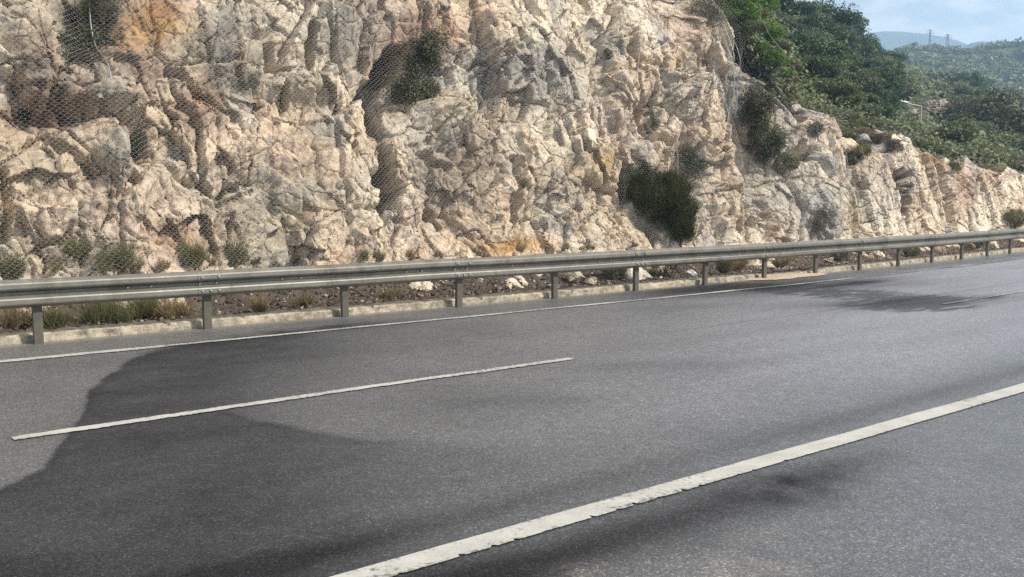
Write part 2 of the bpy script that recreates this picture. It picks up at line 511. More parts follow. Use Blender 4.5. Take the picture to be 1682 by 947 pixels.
def build_road():
    S = axis([(-80, -4, 2.0), (-4, 1, 0.1), (1, 13, 0.035), (13, 32, 0.07), (32, 60, 0.5), (60, 160, 2)])
    D = axis([(-7, 0, 0.5), (0, 13.0, 0.045)])
    s, d = np.meshgrid(S, D)
    P = sd(s, d, 0.0)
    P[..., 2] += 0.006 * fbm(s / 3, d / 1.2, 3, 3)
    x, y = project(P)
    front = P[..., 1] > 1
    wob = 24 * fbm(s * 1.8, d * 1.8, 21, 6, 0.62)
    wob_s = 30 * fbm(s * 0.5, d * 0.8, 25, 3)
    tex = 0.5 + 0.5 * fbm(s * 0.35, d * 2.6, 31, 4)
    # the darker, damp part: a sharp edge on the left, fading out to the right
    main = [(-400, 1010), (-60, 830), (0, 800), (70, 767), (105, 715), (128, 690), (145, 640), (185, 608), (225, 583), (300, 563), (480, 540),
            (800, 512), (1900, 440), (1900, 1200), (-400, 1200)]
    q = poly_sd(x + wob * 0.35, y + wob * 0.15, main)
    E = sstep(3, -5, q)
    xb = 560 - 1.6 * (y - 545) + wob_s + wob
    upper = sstep(230, -120, x - xb)
    yc = np.interp(x, [100, 350, 480, 600, 700, 900, 1200, 1700], [690, 670, 703, 724, 730, 756, 800, 860]) + wob * 0.3
    wlo = 6 + 60 * sstep(600, 1000, x)
    lower = sstep(-1, 1, (y - yc) / wlo)
    fade = 1 - sstep(300, 1250, x + wob_s * 2)
    mott = 0.90 + 0.22 * fbm(s * 1.1, d * 2.2, 27, 6, 0.65)
    stain = E * np.maximum(0.66 * upper * (y < yc + 20), 0.64 * lower * (0.12 + 0.88 * fade)) * mott
    stain += 0.22 * E * sstep(800, 350, x) + 0.15 * E * np.exp(-np.abs(q) / 14) * (x < 500)
    # dark edge along the middle of the broad patch
    crack = seg_dist(x + wob * 0.6, y + wob * 0.3, [(350, 672), (430, 693), (520, 710), (600, 726), (700, 728), (800, 742)])
    stain += 0.15 * np.exp(-(crack / 5) ** 2)
    # worn wheel band beside the near line
    dd = d
    stain += 0.36 * np.exp(-((dd - 3.95) / 0.16) ** 2) * (0.65 + 0.5 * tex) * sstep(0.5, 2.0, s)
    low = np.exp(-((dd - 3.2) / 0.26) ** 2)
    stain += 0.75 * low * sstep(7.0, 3.6, s + 0.7 * fbm(s, d * 2, 44, 3))
    stain += 0.50 * np.exp(-((x - 1310 + wob) / 130) ** 2 - ((y - 800 + wob) / 38) ** 2) * (0.6 + 0.8 * fbm(s * 3, d * 3, 45, 5, 0.65))
    stain += 0.22 * sstep(880, 1000, y) * sstep(1100, 800, x)
    # far dark bands
    for cx_, cy_, rx, ry, a in ((1180, 475, 160, 13, 0.95), (1390, 466, 140, 9, 0.75), (1500, 494, 150, 9, 0.6), (1090, 505, 120, 6, 0.3), (1100, 600, 160, 10, 0.3),
                                (820, 660, 180, 12, 0.25), (1450, 500, 180, 9, 0.35), (560, 532, 120, 8, 0.3)):
        stain += a * np.exp(-((x - cx_) / rx) ** 2 - ((y - cy_ + 0.03 * (x - cx_)) / ry) ** 2) * (0.5 + tex)
    seam = np.exp(-((dd - 7.95 - 0.012 * (s - 8)) / 0.03) ** 2) * sstep(8.5, 10, s)
    stain += 0.35 * seam
    stain = np.where(front, stain, 0.3)
    # the shoulder outside the edge line
    stain += 0.12 * sstep(10.95, 11.1, dd) * (0.4 + tex)
    # oil
    oil = np.zeros_like(x)
    streak = fbm(s * 1.3, d * 6.5, 61, 6, 0.65)
    for cx_, cy_, rx, ry, a in ((1510, 495, 62, 8, 1.3), (1410, 484, 70, 7, 0.8), (1340, 480, 90, 6, 0.45), (1500, 505, 110, 7, 0.6), (1600, 488, 90, 4, 0.4), (1280, 472, 90, 7, 0.5), (1190, 468, 70, 5, 0.4), (1440, 500, 60, 4, 0.5)):
        oil += a * np.exp(-((x - cx_) / rx) ** 2 - ((y - cy_) / ry) ** 2)
    oil = np.clip(sstep(0.12, 0.55, oil * (1.0 + 1.7 * streak)), 0, 1) * front
    dust = np.zeros_like(x)
    for cx_, cy_, rx, ry, a in ((1210, 935, 110, 22, 1.1), (960, 940, 60, 14, 0.7), (1250, 880, 60, 14, 0.35)):
        dust += a * np.exp(-((x - cx_) / rx) ** 2 - ((y - cy_) / ry) ** 2)
    dust = dust * (0.35 + 0.5 * fbm(s * 7, d * 7, 71, 4)) * front
    dust += 0.16 * sstep(11.0, 11.9, dd) * tex
    dust += 0.55 * np.exp(-((dd - 12.0) / 0.10) ** 2) * (0.4 + tex)
    dust += 0.35 * sstep(10.8, 10.95, dd) * sstep(6, 3, s) * 0.4
    pale = 0.85 * sstep(700, 1500, x + 2 * wob_s) * sstep(3.9, 5.2, d) * sstep(11.0, 10.6, d) * (0.8 + 0.35 * fbm(s * 0.25, d * 1.5, 83, 4)) * front  # sky sheen on the right of the road, painted as lighter asphalt
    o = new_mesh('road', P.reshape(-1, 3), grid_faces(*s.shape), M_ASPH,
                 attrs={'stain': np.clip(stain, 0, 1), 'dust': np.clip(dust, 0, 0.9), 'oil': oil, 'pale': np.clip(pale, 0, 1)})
    tag(o, kind='structure')


build_road()

# broad ground far around
gs = np.linspace(-1, 1, 81)
gx, gy = np.meshgrid(np.sign(gs) * np.abs(gs) ** 3 * 1900, np.sign(gs) * np.abs(gs) ** 3 * 1900)
tag(new_mesh('ground', np.stack([gx, gy, -0.25 + 0 * gx], -1).reshape(-1, 3), grid_faces(81, 81), M_VERGE), kind='structure')


def marking(name, s0, s1, d0, d1, ds=0.03, rag=0.012, notch=0.0, wear=0.1, nd_=6, z=0.012):
    S = np.arange(s0, s1, ds)
    t = np.linspace(0, 1, nd_)
    s, tt = np.meshgrid(S, t)
    lo = d0 + rag * fbm(S * 4, S * 0 + 3.3, 5, 5, 0.7) + 0.4 * rag * fbm(S * 25, S * 0 + 1.3, 8, 2)
    hi = d1 + rag * fbm(S * 4, S * 0 + 9.3, 15, 5, 0.7) + 0.4 * rag * fbm(S * 25, S * 0 + 4.3, 18, 2)
    if notch:
        per = 0.17 + 0 * S
        ph = (S + 0.10 * fbm(S * 2.5, S * 0, 9, 3)) / per
        k = np.floor(ph)
        amp = h32(k, k * 0, 5)
        lo = lo + notch * np.clip(1 - np.abs(ph - k - 0.5) * (4 + 4 * amp), 0, 1) * np.clip(1.5 * amp - 0.25, 0, 1.3) * sstep(6.0, 4.6, S)
    d = lo[None, :] * (1 - tt) + hi[None, :] * tt
    P = sd(s, d, z)
    P[..., 2] += 0.006 * fbm(s / 3, d / 1.2, 3, 3)
    w = wear + 0.10 * np.abs(tt - 0.5) * 2 + 0.16 * fbm(s * 0.8, d, 41, 3)
    o = new_mesh(name, P.reshape(-1, 3), grid_faces(*s.shape), M_PAINT, attrs={'wear': w})
    return tag(o, kind='structure')


marking('edge_line', -30, 4, 10.74, 10.91, 0.03, 0.012, wear=0.03, z=0.008)
marking('edge_line', 4, 14.5, 10.77, 10.89, 0.03, 0.018, wear=0.07, z=0.008)
marking('edge_line', 14.5, 60, 10.79, 10.88, 0.06, 0.02, wear=0.16, z=0.008)
marking('lane_line', 1.6, 6.9, 7.20, 7.315, 0.012, 0.018, wear=0.06, z=0.008)
marking('lane_line', -10.0, -4.7, 7.20, 7.32, 0.03, 0.014, wear=0.05, z=0.008)
marking('lane_line', 15.0, 20.3, 7.22, 7.30, 0.03, 0.018, wear=0.20, z=0.008)
marking('lane_line', 28.2, 33.5, 7.20, 7.31, 0.05, 0.014, wear=0.1, z=0.008)
marking('centre_line', -10, 60, 3.485, 3.655, 0.012, 0.003, notch=0.038, wear=-0.03, nd_=12, z=0.008)

# ------------------------------------------------------------------ kerb (low cast strip with chips and breaks)
def build_kerb():
    S = np.arange(-8, 60, 0.035)
    keys = [(12.07, -0.02), (12.072, 0.04), (12.078, 0.085), (12.10, 0.10), (12.17, 0.103), (12.25, 0.104), (12.33, 0.103), (12.40, 0.10), (12.42, 0.08), (12.43, -0.02)]
    rows = []
    brk = sstep(0.15, 0.30, np.abs(((S - 1.3) / 3.05) % 1 - 0.0) * 3.05 + 0)  # joints
    joint = 1 - 0.5 * np.exp(-(((S / 1.0) % 1 - 0.5) * 1.0 / 0.012) ** 2)
    gone = 1 - 0.75 * sstep(17.0, 17.6, S) * sstep(20.2, 19.4, S) * (0.6 + 0.4 * noise(S * 2, S * 0, 3))
    for k, (d, z) in enumerate(keys):
        dd = d + 0.03 * fbm(S * 1.1, S * 0 + k * 0.15, 91, 3) + 0.028 * fbm(S * 7, S * 0 + k * 0.9, 93, 4, 0.7) - 0.02 * (1 - joint)
        zz = np.where(z > 0, z * gone * joint, z) + 0.012 * fbm(S * 1.2, S * 0 + k * 0.2, 95, 3) + 0.020 * fbm(S * 8, S * 0 + k * 0.9, 97, 4, 0.7) * (z > 0)
        rows.append(sd(S, dd, zz))
    P = np.stack(rows, 0)
    o = new_mesh('kerb', P.reshape(-1, 3), grid_faces(len(keys), len(S)), M_KERB, smooth=False)
    tag(o, kind='structure')


build_kerb()

# ------------------------------------------------------------------ the cliff
LEAN = 0.30
CD = 14.0


def hit_plane(px, py):
    r = ray(px, py)
    lo, hi = 5.0, 90.0
    for _ in range(50):
        t = 0.5 * (lo + hi)
        X, Y, Z = r * t
        s = X * U[0] + Y * U[1]; d = X * N[0] + Y * N[1]
        if d - (CD + float(curve(s)) + LEAN * (Z + CAMZ)) < 0: lo = t
        else: hi = t
    X, Y, Z = r * t
    return X * U[0] + Y * U[1], Z + CAMZ


SIL = [(1100, -80), (1150, -40), (1190, 5), (1215, 45), (1240, 75), (1265, 108), (1290, 145), (1312, 188), (1335, 200), (1345, 192), (1366, 196), (1378, 222),
       (1400, 220), (1418, 240), (1440, 246), (1462, 250), (1478, 232), (1492, 222), (1508, 236), (1524, 250), (1545, 262), (1570, 268), (1584, 255),
       (1600, 268), (1620, 280), (1650, 281), (1682, 285), (1720, 290)]
sil = np.array([hit_plane(*p) for p in SIL])
H_S = np.concatenate([[-30, 8, 12], sil[:, 0], [60, 100]])
H_H = np.concatenate([[9.4, 9.4, 9.0], sil[:, 1], [2.2, 2.2]])
o_ = np.argsort(H_S); H_S, H_H = H_S[o_], H_H[o_]


def Htop(s):
    s = np.asarray(s, float)
    jag = 0.30 * fbm(s * 0.9, s * 0 + 2.2, 951, 4) + 0.22 * (h32(np.floor(s / 0.7 + 0.3 * noise(s, s * 0, 7)), s * 0, 17) - 0.5)
    return np.minimum(np.interp(s, H_S, H_H), 9.4) + sstep(21.5, 23.5, s) * jag


def build_cliff():
    S = axis([(-12, 2, 0.06), (2, 26, 0.022), (26, 42, 0.03), (42, 60, 0.1)])
    NF, NB = 330, 46
    tf = np.linspace(0, 1, NF)
    s, t = np.meshgrid(S, tf)
    Ht = Htop(s)
    h = t * (Ht + 0.45) - 0.45
    base = sd(s, CD + LEAN * h, h)
    x, y = project(base)
    # large forms
    sw = s + 0.16 * fbm(s * 0.9, h * 0.9, 101, 3)
    hw = h + 0.16 * fbm(s * 0.9 + 40, h * 0.9, 105, 3)
    D = 0.40 * fbm(sw / 2.6, hw / 4.6, 110, 3)
    b1, e1, r1 = blocks(sw / 1.25, hw / 1.7, 120, 1.0)
    b2, e2, r2 = blocks(sw / 0.52 + 0.3 * hw, hw / 0.62, 130, 1.3)
    b2b = blocks(sw / 0.8 + 7.7, hw / 0.95 - 0.25 * sw, 137, 1.6)[0]
    D = D + 0.34 * b1 + 0.20 * b2 + 0.20 * b2b
    # ribs of the low wall on the right: rounded vertical buttresses between deep joints
    right = sstep(21.5, 24.5, s)
    js_ = np.array([hit_plane(q, 330)[0] for q in (1270, 1322, 1404, 1484, 1556, 1600, 1650, 1700, 1740)])
    rib_s = s + 0.10 * fbm(s * 0.7, h * 0.7, 140, 3)
    k = np.clip(np.searchsorted(js_, rib_s.ravel()).reshape(s.shape), 1, len(js_) - 1)
    fr = np.clip((rib_s - js_[k - 1]) / (js_[k] - js_[k - 1]), 0, 1)
    rib = np.sqrt(np.clip(np.sin(np.pi * fr), 0, 1))
    tall = blocks(sw / 0.8, hw / 3.0, 145, 0.6)[0]
    D = D * (1 - 0.72 * right) + right * (0.62 * (rib - 0.7) + 0.28 * tall)
    # authored bulges and recesses: (px, py, rx, ry, depth)
    for bx, by, rx, ry, a in ((170, 165, 45, 26, 0.45), (205, 190, 40, 20, 0.35), (180, 262, 36, 42, 0.5), (60, 330, 110, 70, 0.25), (500, 140, 60, 26, 0.55),
                              (430, 240, 60, 60, 0.2), (745, 185, 26, 46, 0.3), (560, 250, 50, 90, 0.25), (900, 230, 90, 120, 0.2), (1065, 250, 50, 50, 0.35),
                              (1090, 90, 50, 80, 0.35), (1130, 60, 30, 40, 0.25), (1010, 150, 30, 60, 0.25), (840, 60, 70, 70, 0.2), (330, 60, 50, 60, 0.22),
                              (480, 60, 26, 60, 0.25), (1200, 330, 40, 50, 0.3), (1345, 340, 60, 40, 0.25), (40, 60, 40, 80, 0.2),
                              (130, 60, 70, 90, -0.45), (80, 185, 60, 28, -0.5), (220, 245, 26, 50, -0.5), (400, 130, 60, 40, -0.3), (660, 130, 60, 90, -0.55),
                              (560, 100, 30, 40, -0.25), (1240, 190, 44, 120, -1.0), (1255, 250, 46, 46, -0.8), (1130, 280, 34, 46, -0.5), (1068, 205, 20, 30, -0.45),
                              (960, 30, 40, 40, -0.15), (760, 300, 40, 60, -0.15), (270, 320, 40, 30, -0.15), (1330, 250, 16, 10, -0.4)):
        D = D + a * np.exp(-(((x - bx) / rx) ** 2 + ((y - by) / ry) ** 2) ** 1.4)
    wx = x + 9 * fbm(s * 3, h * 3, 151, 4); wy = y + 9 * fbm(s * 3, h * 3, 155, 4)
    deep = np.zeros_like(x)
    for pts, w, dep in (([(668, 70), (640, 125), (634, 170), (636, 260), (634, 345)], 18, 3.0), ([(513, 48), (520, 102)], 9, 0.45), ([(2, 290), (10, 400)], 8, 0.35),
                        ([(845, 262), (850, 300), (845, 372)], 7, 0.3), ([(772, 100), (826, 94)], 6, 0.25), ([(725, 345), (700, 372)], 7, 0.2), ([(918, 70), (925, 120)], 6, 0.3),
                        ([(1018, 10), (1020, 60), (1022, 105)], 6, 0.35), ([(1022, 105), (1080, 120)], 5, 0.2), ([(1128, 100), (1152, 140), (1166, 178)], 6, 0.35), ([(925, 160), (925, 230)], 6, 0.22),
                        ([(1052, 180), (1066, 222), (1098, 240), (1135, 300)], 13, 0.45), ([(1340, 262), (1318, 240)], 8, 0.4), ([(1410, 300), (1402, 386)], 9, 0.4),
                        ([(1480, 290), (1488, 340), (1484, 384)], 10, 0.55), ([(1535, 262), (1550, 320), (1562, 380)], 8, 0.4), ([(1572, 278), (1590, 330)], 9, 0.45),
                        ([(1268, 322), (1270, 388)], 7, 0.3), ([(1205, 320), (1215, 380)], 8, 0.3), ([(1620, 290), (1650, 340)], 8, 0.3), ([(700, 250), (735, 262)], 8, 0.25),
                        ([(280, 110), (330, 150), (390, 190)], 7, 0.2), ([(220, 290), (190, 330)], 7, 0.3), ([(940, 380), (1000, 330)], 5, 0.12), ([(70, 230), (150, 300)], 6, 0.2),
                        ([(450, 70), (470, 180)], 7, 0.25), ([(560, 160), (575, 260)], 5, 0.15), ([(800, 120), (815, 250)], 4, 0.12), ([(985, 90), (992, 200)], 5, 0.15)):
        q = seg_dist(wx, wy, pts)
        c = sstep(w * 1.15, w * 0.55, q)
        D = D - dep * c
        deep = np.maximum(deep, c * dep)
    smooth_D = D.copy()
    rough = 0.75 + 0.5 * fbm(s * 0.6, h * 0.6, 160, 2)
    rough = np.clip(rough * 0.85 + 0.35 * (y > 340) * (x < 420), 0.4, 1.5)
    sw2 = sw + 0.03 * fbm(s * 5, h * 5, 171, 3); hw2 = hw + 0.03 * fbm(s * 5 + 9, h * 5, 175, 3)
    b3, e3, r3 = blocks(sw2 / 0.26 + 0.3 * hw2, hw2 / 0.24, 180, 1.5)
    b3r, e3r, r3r = blocks(sw2 / 0.62, hw2 / 0.7, 184, 1.2)
    b3 = b3 * (1 - right) + 0.9 * b3r * right; e3 = np.where(right > 0.5, e3r, e3)
    b4, e4, r4 = blocks(sw2 / 0.09, hw2 / 0.105 + 0.4 * sw2, 190, 1.5)
    D = D + rough * (0.125 * b3 + 0.052 * b4 * (1 - 0.6 * right)) + 0.020 * fbm(s * 9, h * 9, 196, 4, 0.65)
    D = D - 0.13 * sstep(0.06, 0.0, e1) - 0.09 * sstep(0.08, 0.0, e2) * rough - 0.030 * sstep(0.10, 0.0, e3) * rough
    # rubble apron: foot flares outward
    D = D + 0.45 * sstep(0.55, -0.4, h) + 0.25 * sstep(1.0, 0.0, h) * (0.5 + fbm(s * 1.1, h * 0, 199, 3))
    # top rounds over
    top = sstep(0.90, 1.0, t)
    D = D - top * 0.25
    nrm = np.array([-N[0], -N[1], 0.30]); nrm /= np.linalg.norm(nrm)
    P = base + D[..., None] * nrm
    P[..., 2] -= 0.10 * np.clip(b2 + b2b, -0.5, 1.0) * sstep(0.1, 0.5, h) * (1 - right)
    # plateau behind the rim
    bk = np.linspace(0, 1, NB + 1)[1:] ** 1.6 * 5.0
    sb, db = np.meshgrid(S, bk)
    Hb = Htop(sb)
    topP = P[-1][None]
    Q = topP + np.stack([N[0] * db, N[1] * db, 0.16 * db], -1)
    Q[..., 2] += (0.16 * fbm(sb * 1.2, db * 1.2, 201, 4) + 0.10 * blocks(sb / 0.6, db / 0.6, 204)[0]) * sstep(0, 0.6, db)
    PP = np.concatenate([P, Q], 0)
    # colours -------------------------------------------------------------
    def C(*c): return np.array(c)
    cream, tan, grey, pink = C(0.75, 0.66, 0.525), C(0.65, 0.53, 0.395), C(0.51, 0.48, 0.43), C(0.62, 0.47, 0.37)
    n1 = fbm(s * 0.45, h * 0.55, 210, 4); n2 = fbm(s * 0.8 + 50, h * 0.8, 214, 4); n3 = fbm(s * 0.5 + 90, h * 0.5, 218, 4)
    col = cream + (tan - cream) * sstep(-0.15, 0.35, n1)[..., None]
    col = col + (grey - col) * (0.75 * sstep(0.05, 0.40, n2))[..., None]
    col = col + (pink - col) * (0.55 * (1 - 0.7 * right) * sstep(0.12, 0.45, n3))[..., None]
    col = col * (0.80 + 0.26 * r2 + 0.18 * r3)[..., None]
    wob = 1 + 0.55 * fbm(s * 1.6, h * 1.6, 222, 4)
    for bx, by, rx, ry, c, a in ((250, 30, 60, 45, (0.46, 0.27, 0.10), 0.9), (200, 70, 36, 26, (0.45, 0.26, 0.11), 0.6), (275, 6, 30, 20, (0.34, 0.17, 0.08), 0.7),
                                 (980, 268, 20, 18, (0.55, 0.38, 0.14), 0.9), (838, 404, 52, 13, (0.56, 0.33, 0.10), 1.0), (815, 415, 30, 10, (0.5, 0.28, 0.12), 0.8),
                                 (1382, 345, 16, 36, (0.56, 0.44, 0.25), 0.9), (1530, 245, 24, 22, (0.50, 0.37, 0.21), 0.8), (950, 290, 60, 40, (0.50, 0.39, 0.23), 0.6),
                                 (100, 172, 62, 42, (0.19, 0.10, 0.065), 0.95), (60, 85, 50, 70, (0.21, 0.14, 0.09), 0.6), (150, 20, 60, 30, (0.10, 0.075, 0.055), 0.8),
                                 (335, 165, 44, 40, (0.30, 0.16, 0.10), 0.8), (230, 120, 60, 44, (0.20, 0.12, 0.085), 0.7), (300, 390, 60, 30, (0.40, 0.24, 0.13), 0.7),
                                 (690, 40, 40, 40, (0.36, 0.22, 0.15), 0.7), (745, 50, 20, 40, (0.44, 0.26, 0.17), 0.6), (790, 260, 40, 70, (0.29, 0.21, 0.15), 0.6),
                                 (720, 300, 50, 60, (0.27, 0.20, 0.15), 0.6), (1488, 345, 6, 40, (0.20, 0.085, 0.055), 0.95), (1580, 315, 24, 36, (0.36, 0.20, 0.14), 0.6), (1548, 250, 8, 20, (0.22, 0.09, 0.07), 0.8),
                                 (1640, 290, 40, 6, (0.30, 0.16, 0.11), 0.5), (1445, 275, 30, 30, (0.45, 0.30, 0.22), 0.5), (1210, 310, 50, 60, (0.50, 0.39, 0.26), 0.6),
                                 (60, 290, 70, 50, (0.52, 0.43, 0.31), 0.8), (430, 360, 90, 50, (0.50, 0.44, 0.32), 0.7), (1010, 370, 60, 40, (0.50, 0.42, 0.30), 0.6), (490, 140, 50, 30, (0.50, 0.43, 0.33), 0.7),
                                 (860, 120, 80, 40, (0.31, 0.31, 0.295), 0.75), (900, 160, 60, 30, (0.36, 0.355, 0.33), 0.6), (570, 50, 60, 50, (0.30, 0.30, 0.28), 0.7), (385, 80, 60, 60, (0.24, 0.22, 0.19), 0.75),
                                 (1245, 140, 60, 90, (0.31, 0.30, 0.28), 0.9), (1290, 290, 60, 60, (0.42, 0.40, 0.36), 0.6), (1330, 350, 30, 50, (0.34, 0.335, 0.32), 0.7), (1420, 310, 60, 50, (0.44, 0.42, 0.37), 0.6),
                                 (1130, 60, 30, 60, (0.47, 0.36, 0.27), 0.5), (360, 330, 80, 50, (0.40, 0.34, 0.27), 0.5), (180, 262, 34, 38, (0.40, 0.38, 0.33), 0.8), (165, 160, 26, 30, (0.50, 0.46, 0.38), 0.8)):
        m = a * np.clip(np.exp(-(((x - bx) / rx) ** 2 + ((y - by) / ry) ** 2)) * wob * 1.25, 0, 1)
        col = col + (np.array(c) * (0.85 + 0.3 * r3)[..., None] - col) * m[..., None]
    cleft_shade = np.clip(sstep(0.15, 0.8, deep) * (x > 600) * (x < 680), 0, 1)[..., None]  # shade inside the main crevice, painted as near-black rock colour
    col = col + (np.array((0.040, 0.033, 0.028)) - col) * cleft_shade * 0.93
    # soil in the joints and the plateau
    soil = C(0.20, 0.135, 0.09)
    js = 0.5 * sstep(0.06, 0.0, e2)
    col = col + (soil - col) * js[..., None]
    colb = np.broadcast_to(C(0.16, 0.13, 0.085), Q.shape) * (0.8 + 0.5 * fbm(sb, db, 230, 3))[..., None]
    rk = sstep(0.1, 0.35, fbm(sb * 0.9, db * 0.9, 233, 4))[..., None]
    colb = colb + (grey - colb) * rk
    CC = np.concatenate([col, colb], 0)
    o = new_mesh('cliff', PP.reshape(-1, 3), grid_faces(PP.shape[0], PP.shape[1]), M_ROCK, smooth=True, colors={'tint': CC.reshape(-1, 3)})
    tag(o, kind='structure')
    # coarse copy for placing things on it
    K = 3
    c = PP[::K, ::K]
    bvh = BVHTree.FromPolygons([tuple(v) for v in c.reshape(-1, 3).tolist()], [tuple(f) for f in grid_faces(c.shape[0], c.shape[1]).tolist()])
    return S, tf, base, smooth_D, D, nrm, bvh, x, y


CS, CT, CBASE, CSM, CDISP, CNRM, BVH, CXP, CYP = build_cliff()


def on_cliff(px, py):
    for k in range(60):
        r = Vector(ray(px - 3 * k, py + 3 * k)).normalized()
        loc, nor, _, _ = BVH.ray_cast(Vector((0, 0, CAMZ)), r, 200)
        if loc is not None:
            break
    return loc, r


# ------------------------------------------------------------------ verge between kerb and cliff
def verge_z(s, d):
    return 0.03 + 0.05 * fbm(s * 1.3, d * 1.5, 301, 4) + 0.32 * sstep(12.9, 14.2, d) + 0.05 * sstep(12.4, 12.6, d)


def build_verge():
    S = np.arange(-10, 60, 0.05); D = np.arange(12.36, 15.2, 0.05)
    s, d = np.meshgrid(S, D)
    z = verge_z(s, d) + 0.03 * blocks(s / 0.12, d / 0.12, 310)[0]
    P = sd(s, d, 0); P[..., 2] = z
    tag(new_mesh('verge', P.reshape(-1, 3), grid_faces(*s.shape), M_VERGE), kind='structure')
    # far side of the highway, behind the camera
    s2, d2 = np.meshgrid(np.arange(-80, 160, 4.0), np.array([-30, -20, -12, -7.02]))
    P = sd(s2, d2, -0.02)
    tag(new_mesh('road_shoulder', P.reshape(-1, 3), grid_faces(*s2.shape), M_VERGE), kind='structure')


build_verge()

# ------------------------------------------------------------------ stones
def stone_mesh(seed, n=2):
    import bmesh
    bm = bmesh.new()
    bmesh.ops.create_icosphere(bm, subdivisions=n, radius=1)
    r = random.Random(seed)
    planes = [(Vector((r.gauss(0, 1), r.gauss(0, 1), r.gauss(0, 1))).normalized(), r.uniform(0.35, 0.8)) for _ in range(13)]
    for v in bm.verts:
        for nrm, k in planes:
            q = v.co.dot(nrm)
            if q > k: v.co -= nrm * (q - k)
        v.co += Vector((r.gauss(0, 1), r.gauss(0, 1), r.gauss(0, 1))) * 0.018
    V = np.array([v.co[:] for v in bm.verts]); F = np.array([[v.index for v in f.verts] for f in bm.faces])
    bm.free()
    return V, F


STONES = [stone_mesh(k, 2) for k in range(5)]
PEBBLES = [stone_mesh(k + 40, 1) for k in range(6)]


def rock_mesh(seed):
    V, F = stone_mesh(seed, 4)
    n = V / np.linalg.norm(V, axis=1)[:, None]
    V = V * (1 + 0.16 * fbm(n[:, 0] * 2.2 + seed, n[:, 1] * 2.2 + n[:, 2] * 1.7, seed, 5, 0.6))[:, None]
    return V + 0.10 * n * blocks(n[:, 0] * 4 + seed, n[:, 2] * 4 + n[:, 1] * 2, seed)[0][:, None], F


ROCKS = [rock_mesh(70 + k) for k in range(4)]


def rot_matrix(r):
    return np.array(Euler((r.uniform(0, 6.3), r.uniform(0, 6.3), r.uniform(0, 6.3))).to_matrix())


def scatter_pebbles(name, pts, sizes, cols, label):
    Vs, Fs, Cs, off = [], [], [], 0
    r = random.Random(5)
    for p, sz, c in zip(pts, sizes, cols):
        V, F = PEBBLES[r.randrange(6)]
        W = (V * np.array([1, r.uniform(0.6, 1), r.uniform(0.45, 0.9)]) * sz) @ rot_matrix(r).T + p
        Vs.append(W); Fs.append(F + off); off += len(V); Cs.append(np.broadcast_to(c, W.shape))
    o = new_mesh(name, np.concatenate(Vs), np.concatenate(Fs), M_SCREE, smooth=False, colors={'tint': np.concatenate(Cs)})
    tag(o, label, 'rubble', kind='stuff')
    return o


n_p = 34000
ps = RNG.uniform(-6, 44, n_p); pd_ = 12.42 + 1.9 * RNG.random(n_p) ** 0.8
pz = verge_z(ps, pd_)
pts = sd(ps, pd_, 0); pts[:, 2] = pz + 0.012
sz = 0.010 + 0.045 * RNG.random(n_p) ** 3.2
pal = np.array([(0.42, 0.36, 0.28), (0.25, 0.19, 0.14), (0.14, 0.11, 0.085), (0.52, 0.48, 0.41), (0.32, 0.22, 0.16)])
cols = pal[RNG.choice(5, n_p, p=[0.22, 0.3, 0.28, 0.08, 0.12])]
burnt = (sstep(4.0, 6.0, ps) * sstep(17.5, 15.0, ps) * (RNG.random(n_p) < 0.85) * (cols[:, 0] < 0.5))[:, None]
cols = cols * (1 - 0.6 * burnt)
scatter_pebbles('rubble', pts, sz, cols, 'small broken limestone rubble lying between kerb and cliff foot')


def stone(px, py, w_px, col, label, dplane=None, cliff=False, k=0, flat=0.7, group=None, sink=0.3):
    if cliff:
        loc, r = on_cliff(px, py)
        dist = (loc - Vector((0, 0, CAMZ))).length
        rad = 0.5 * w_px * dist / FPX
        pos = np.array(loc) + CNRM * rad * sink
    else:
        r = ray(px, py)
        # point where the sight line meets the plane of this distance from the road
        dd = dplane
        t = dd / (r[0] * N[0] + r[1] * N[1])
        for _ in range(8):
            s = t * (r[0] * U[0] + r[1] * U[1])
            t = (dd + float(curve(s))) / (r[0] * N[0] + r[1] * N[1])
        pos = r * t + np.array([0, 0, CAMZ]); s = t * (r[0] * U[0] + r[1] * U[1])
        rad = 0.5 * w_px * t / FPX
        pos[2] = float(verge_z(np.array([s]), np.array([dd]))[0]) + rad * flat * 0.45
    V, F = STONES[k % 5]
    rr = random.Random(int(px * 7 + py))
    W = V * np.array([1, 0.85, flat]) * rad * 1.15
    o = new_mesh('boulder' if rad > 0.25 else 'stone', W, F, M_SCREE, smooth=False, colors={'tint': np.broadcast_to(np.array(col), W.shape)})
    o.location = pos; o.rotation_euler = (rr.uniform(-0.2, 0.2), rr.uniform(-0.2, 0.2), rr.uniform(0, 6.3))
    tag(o, label, 'boulder' if rad > 0.25 else 'stone', group)
    return o


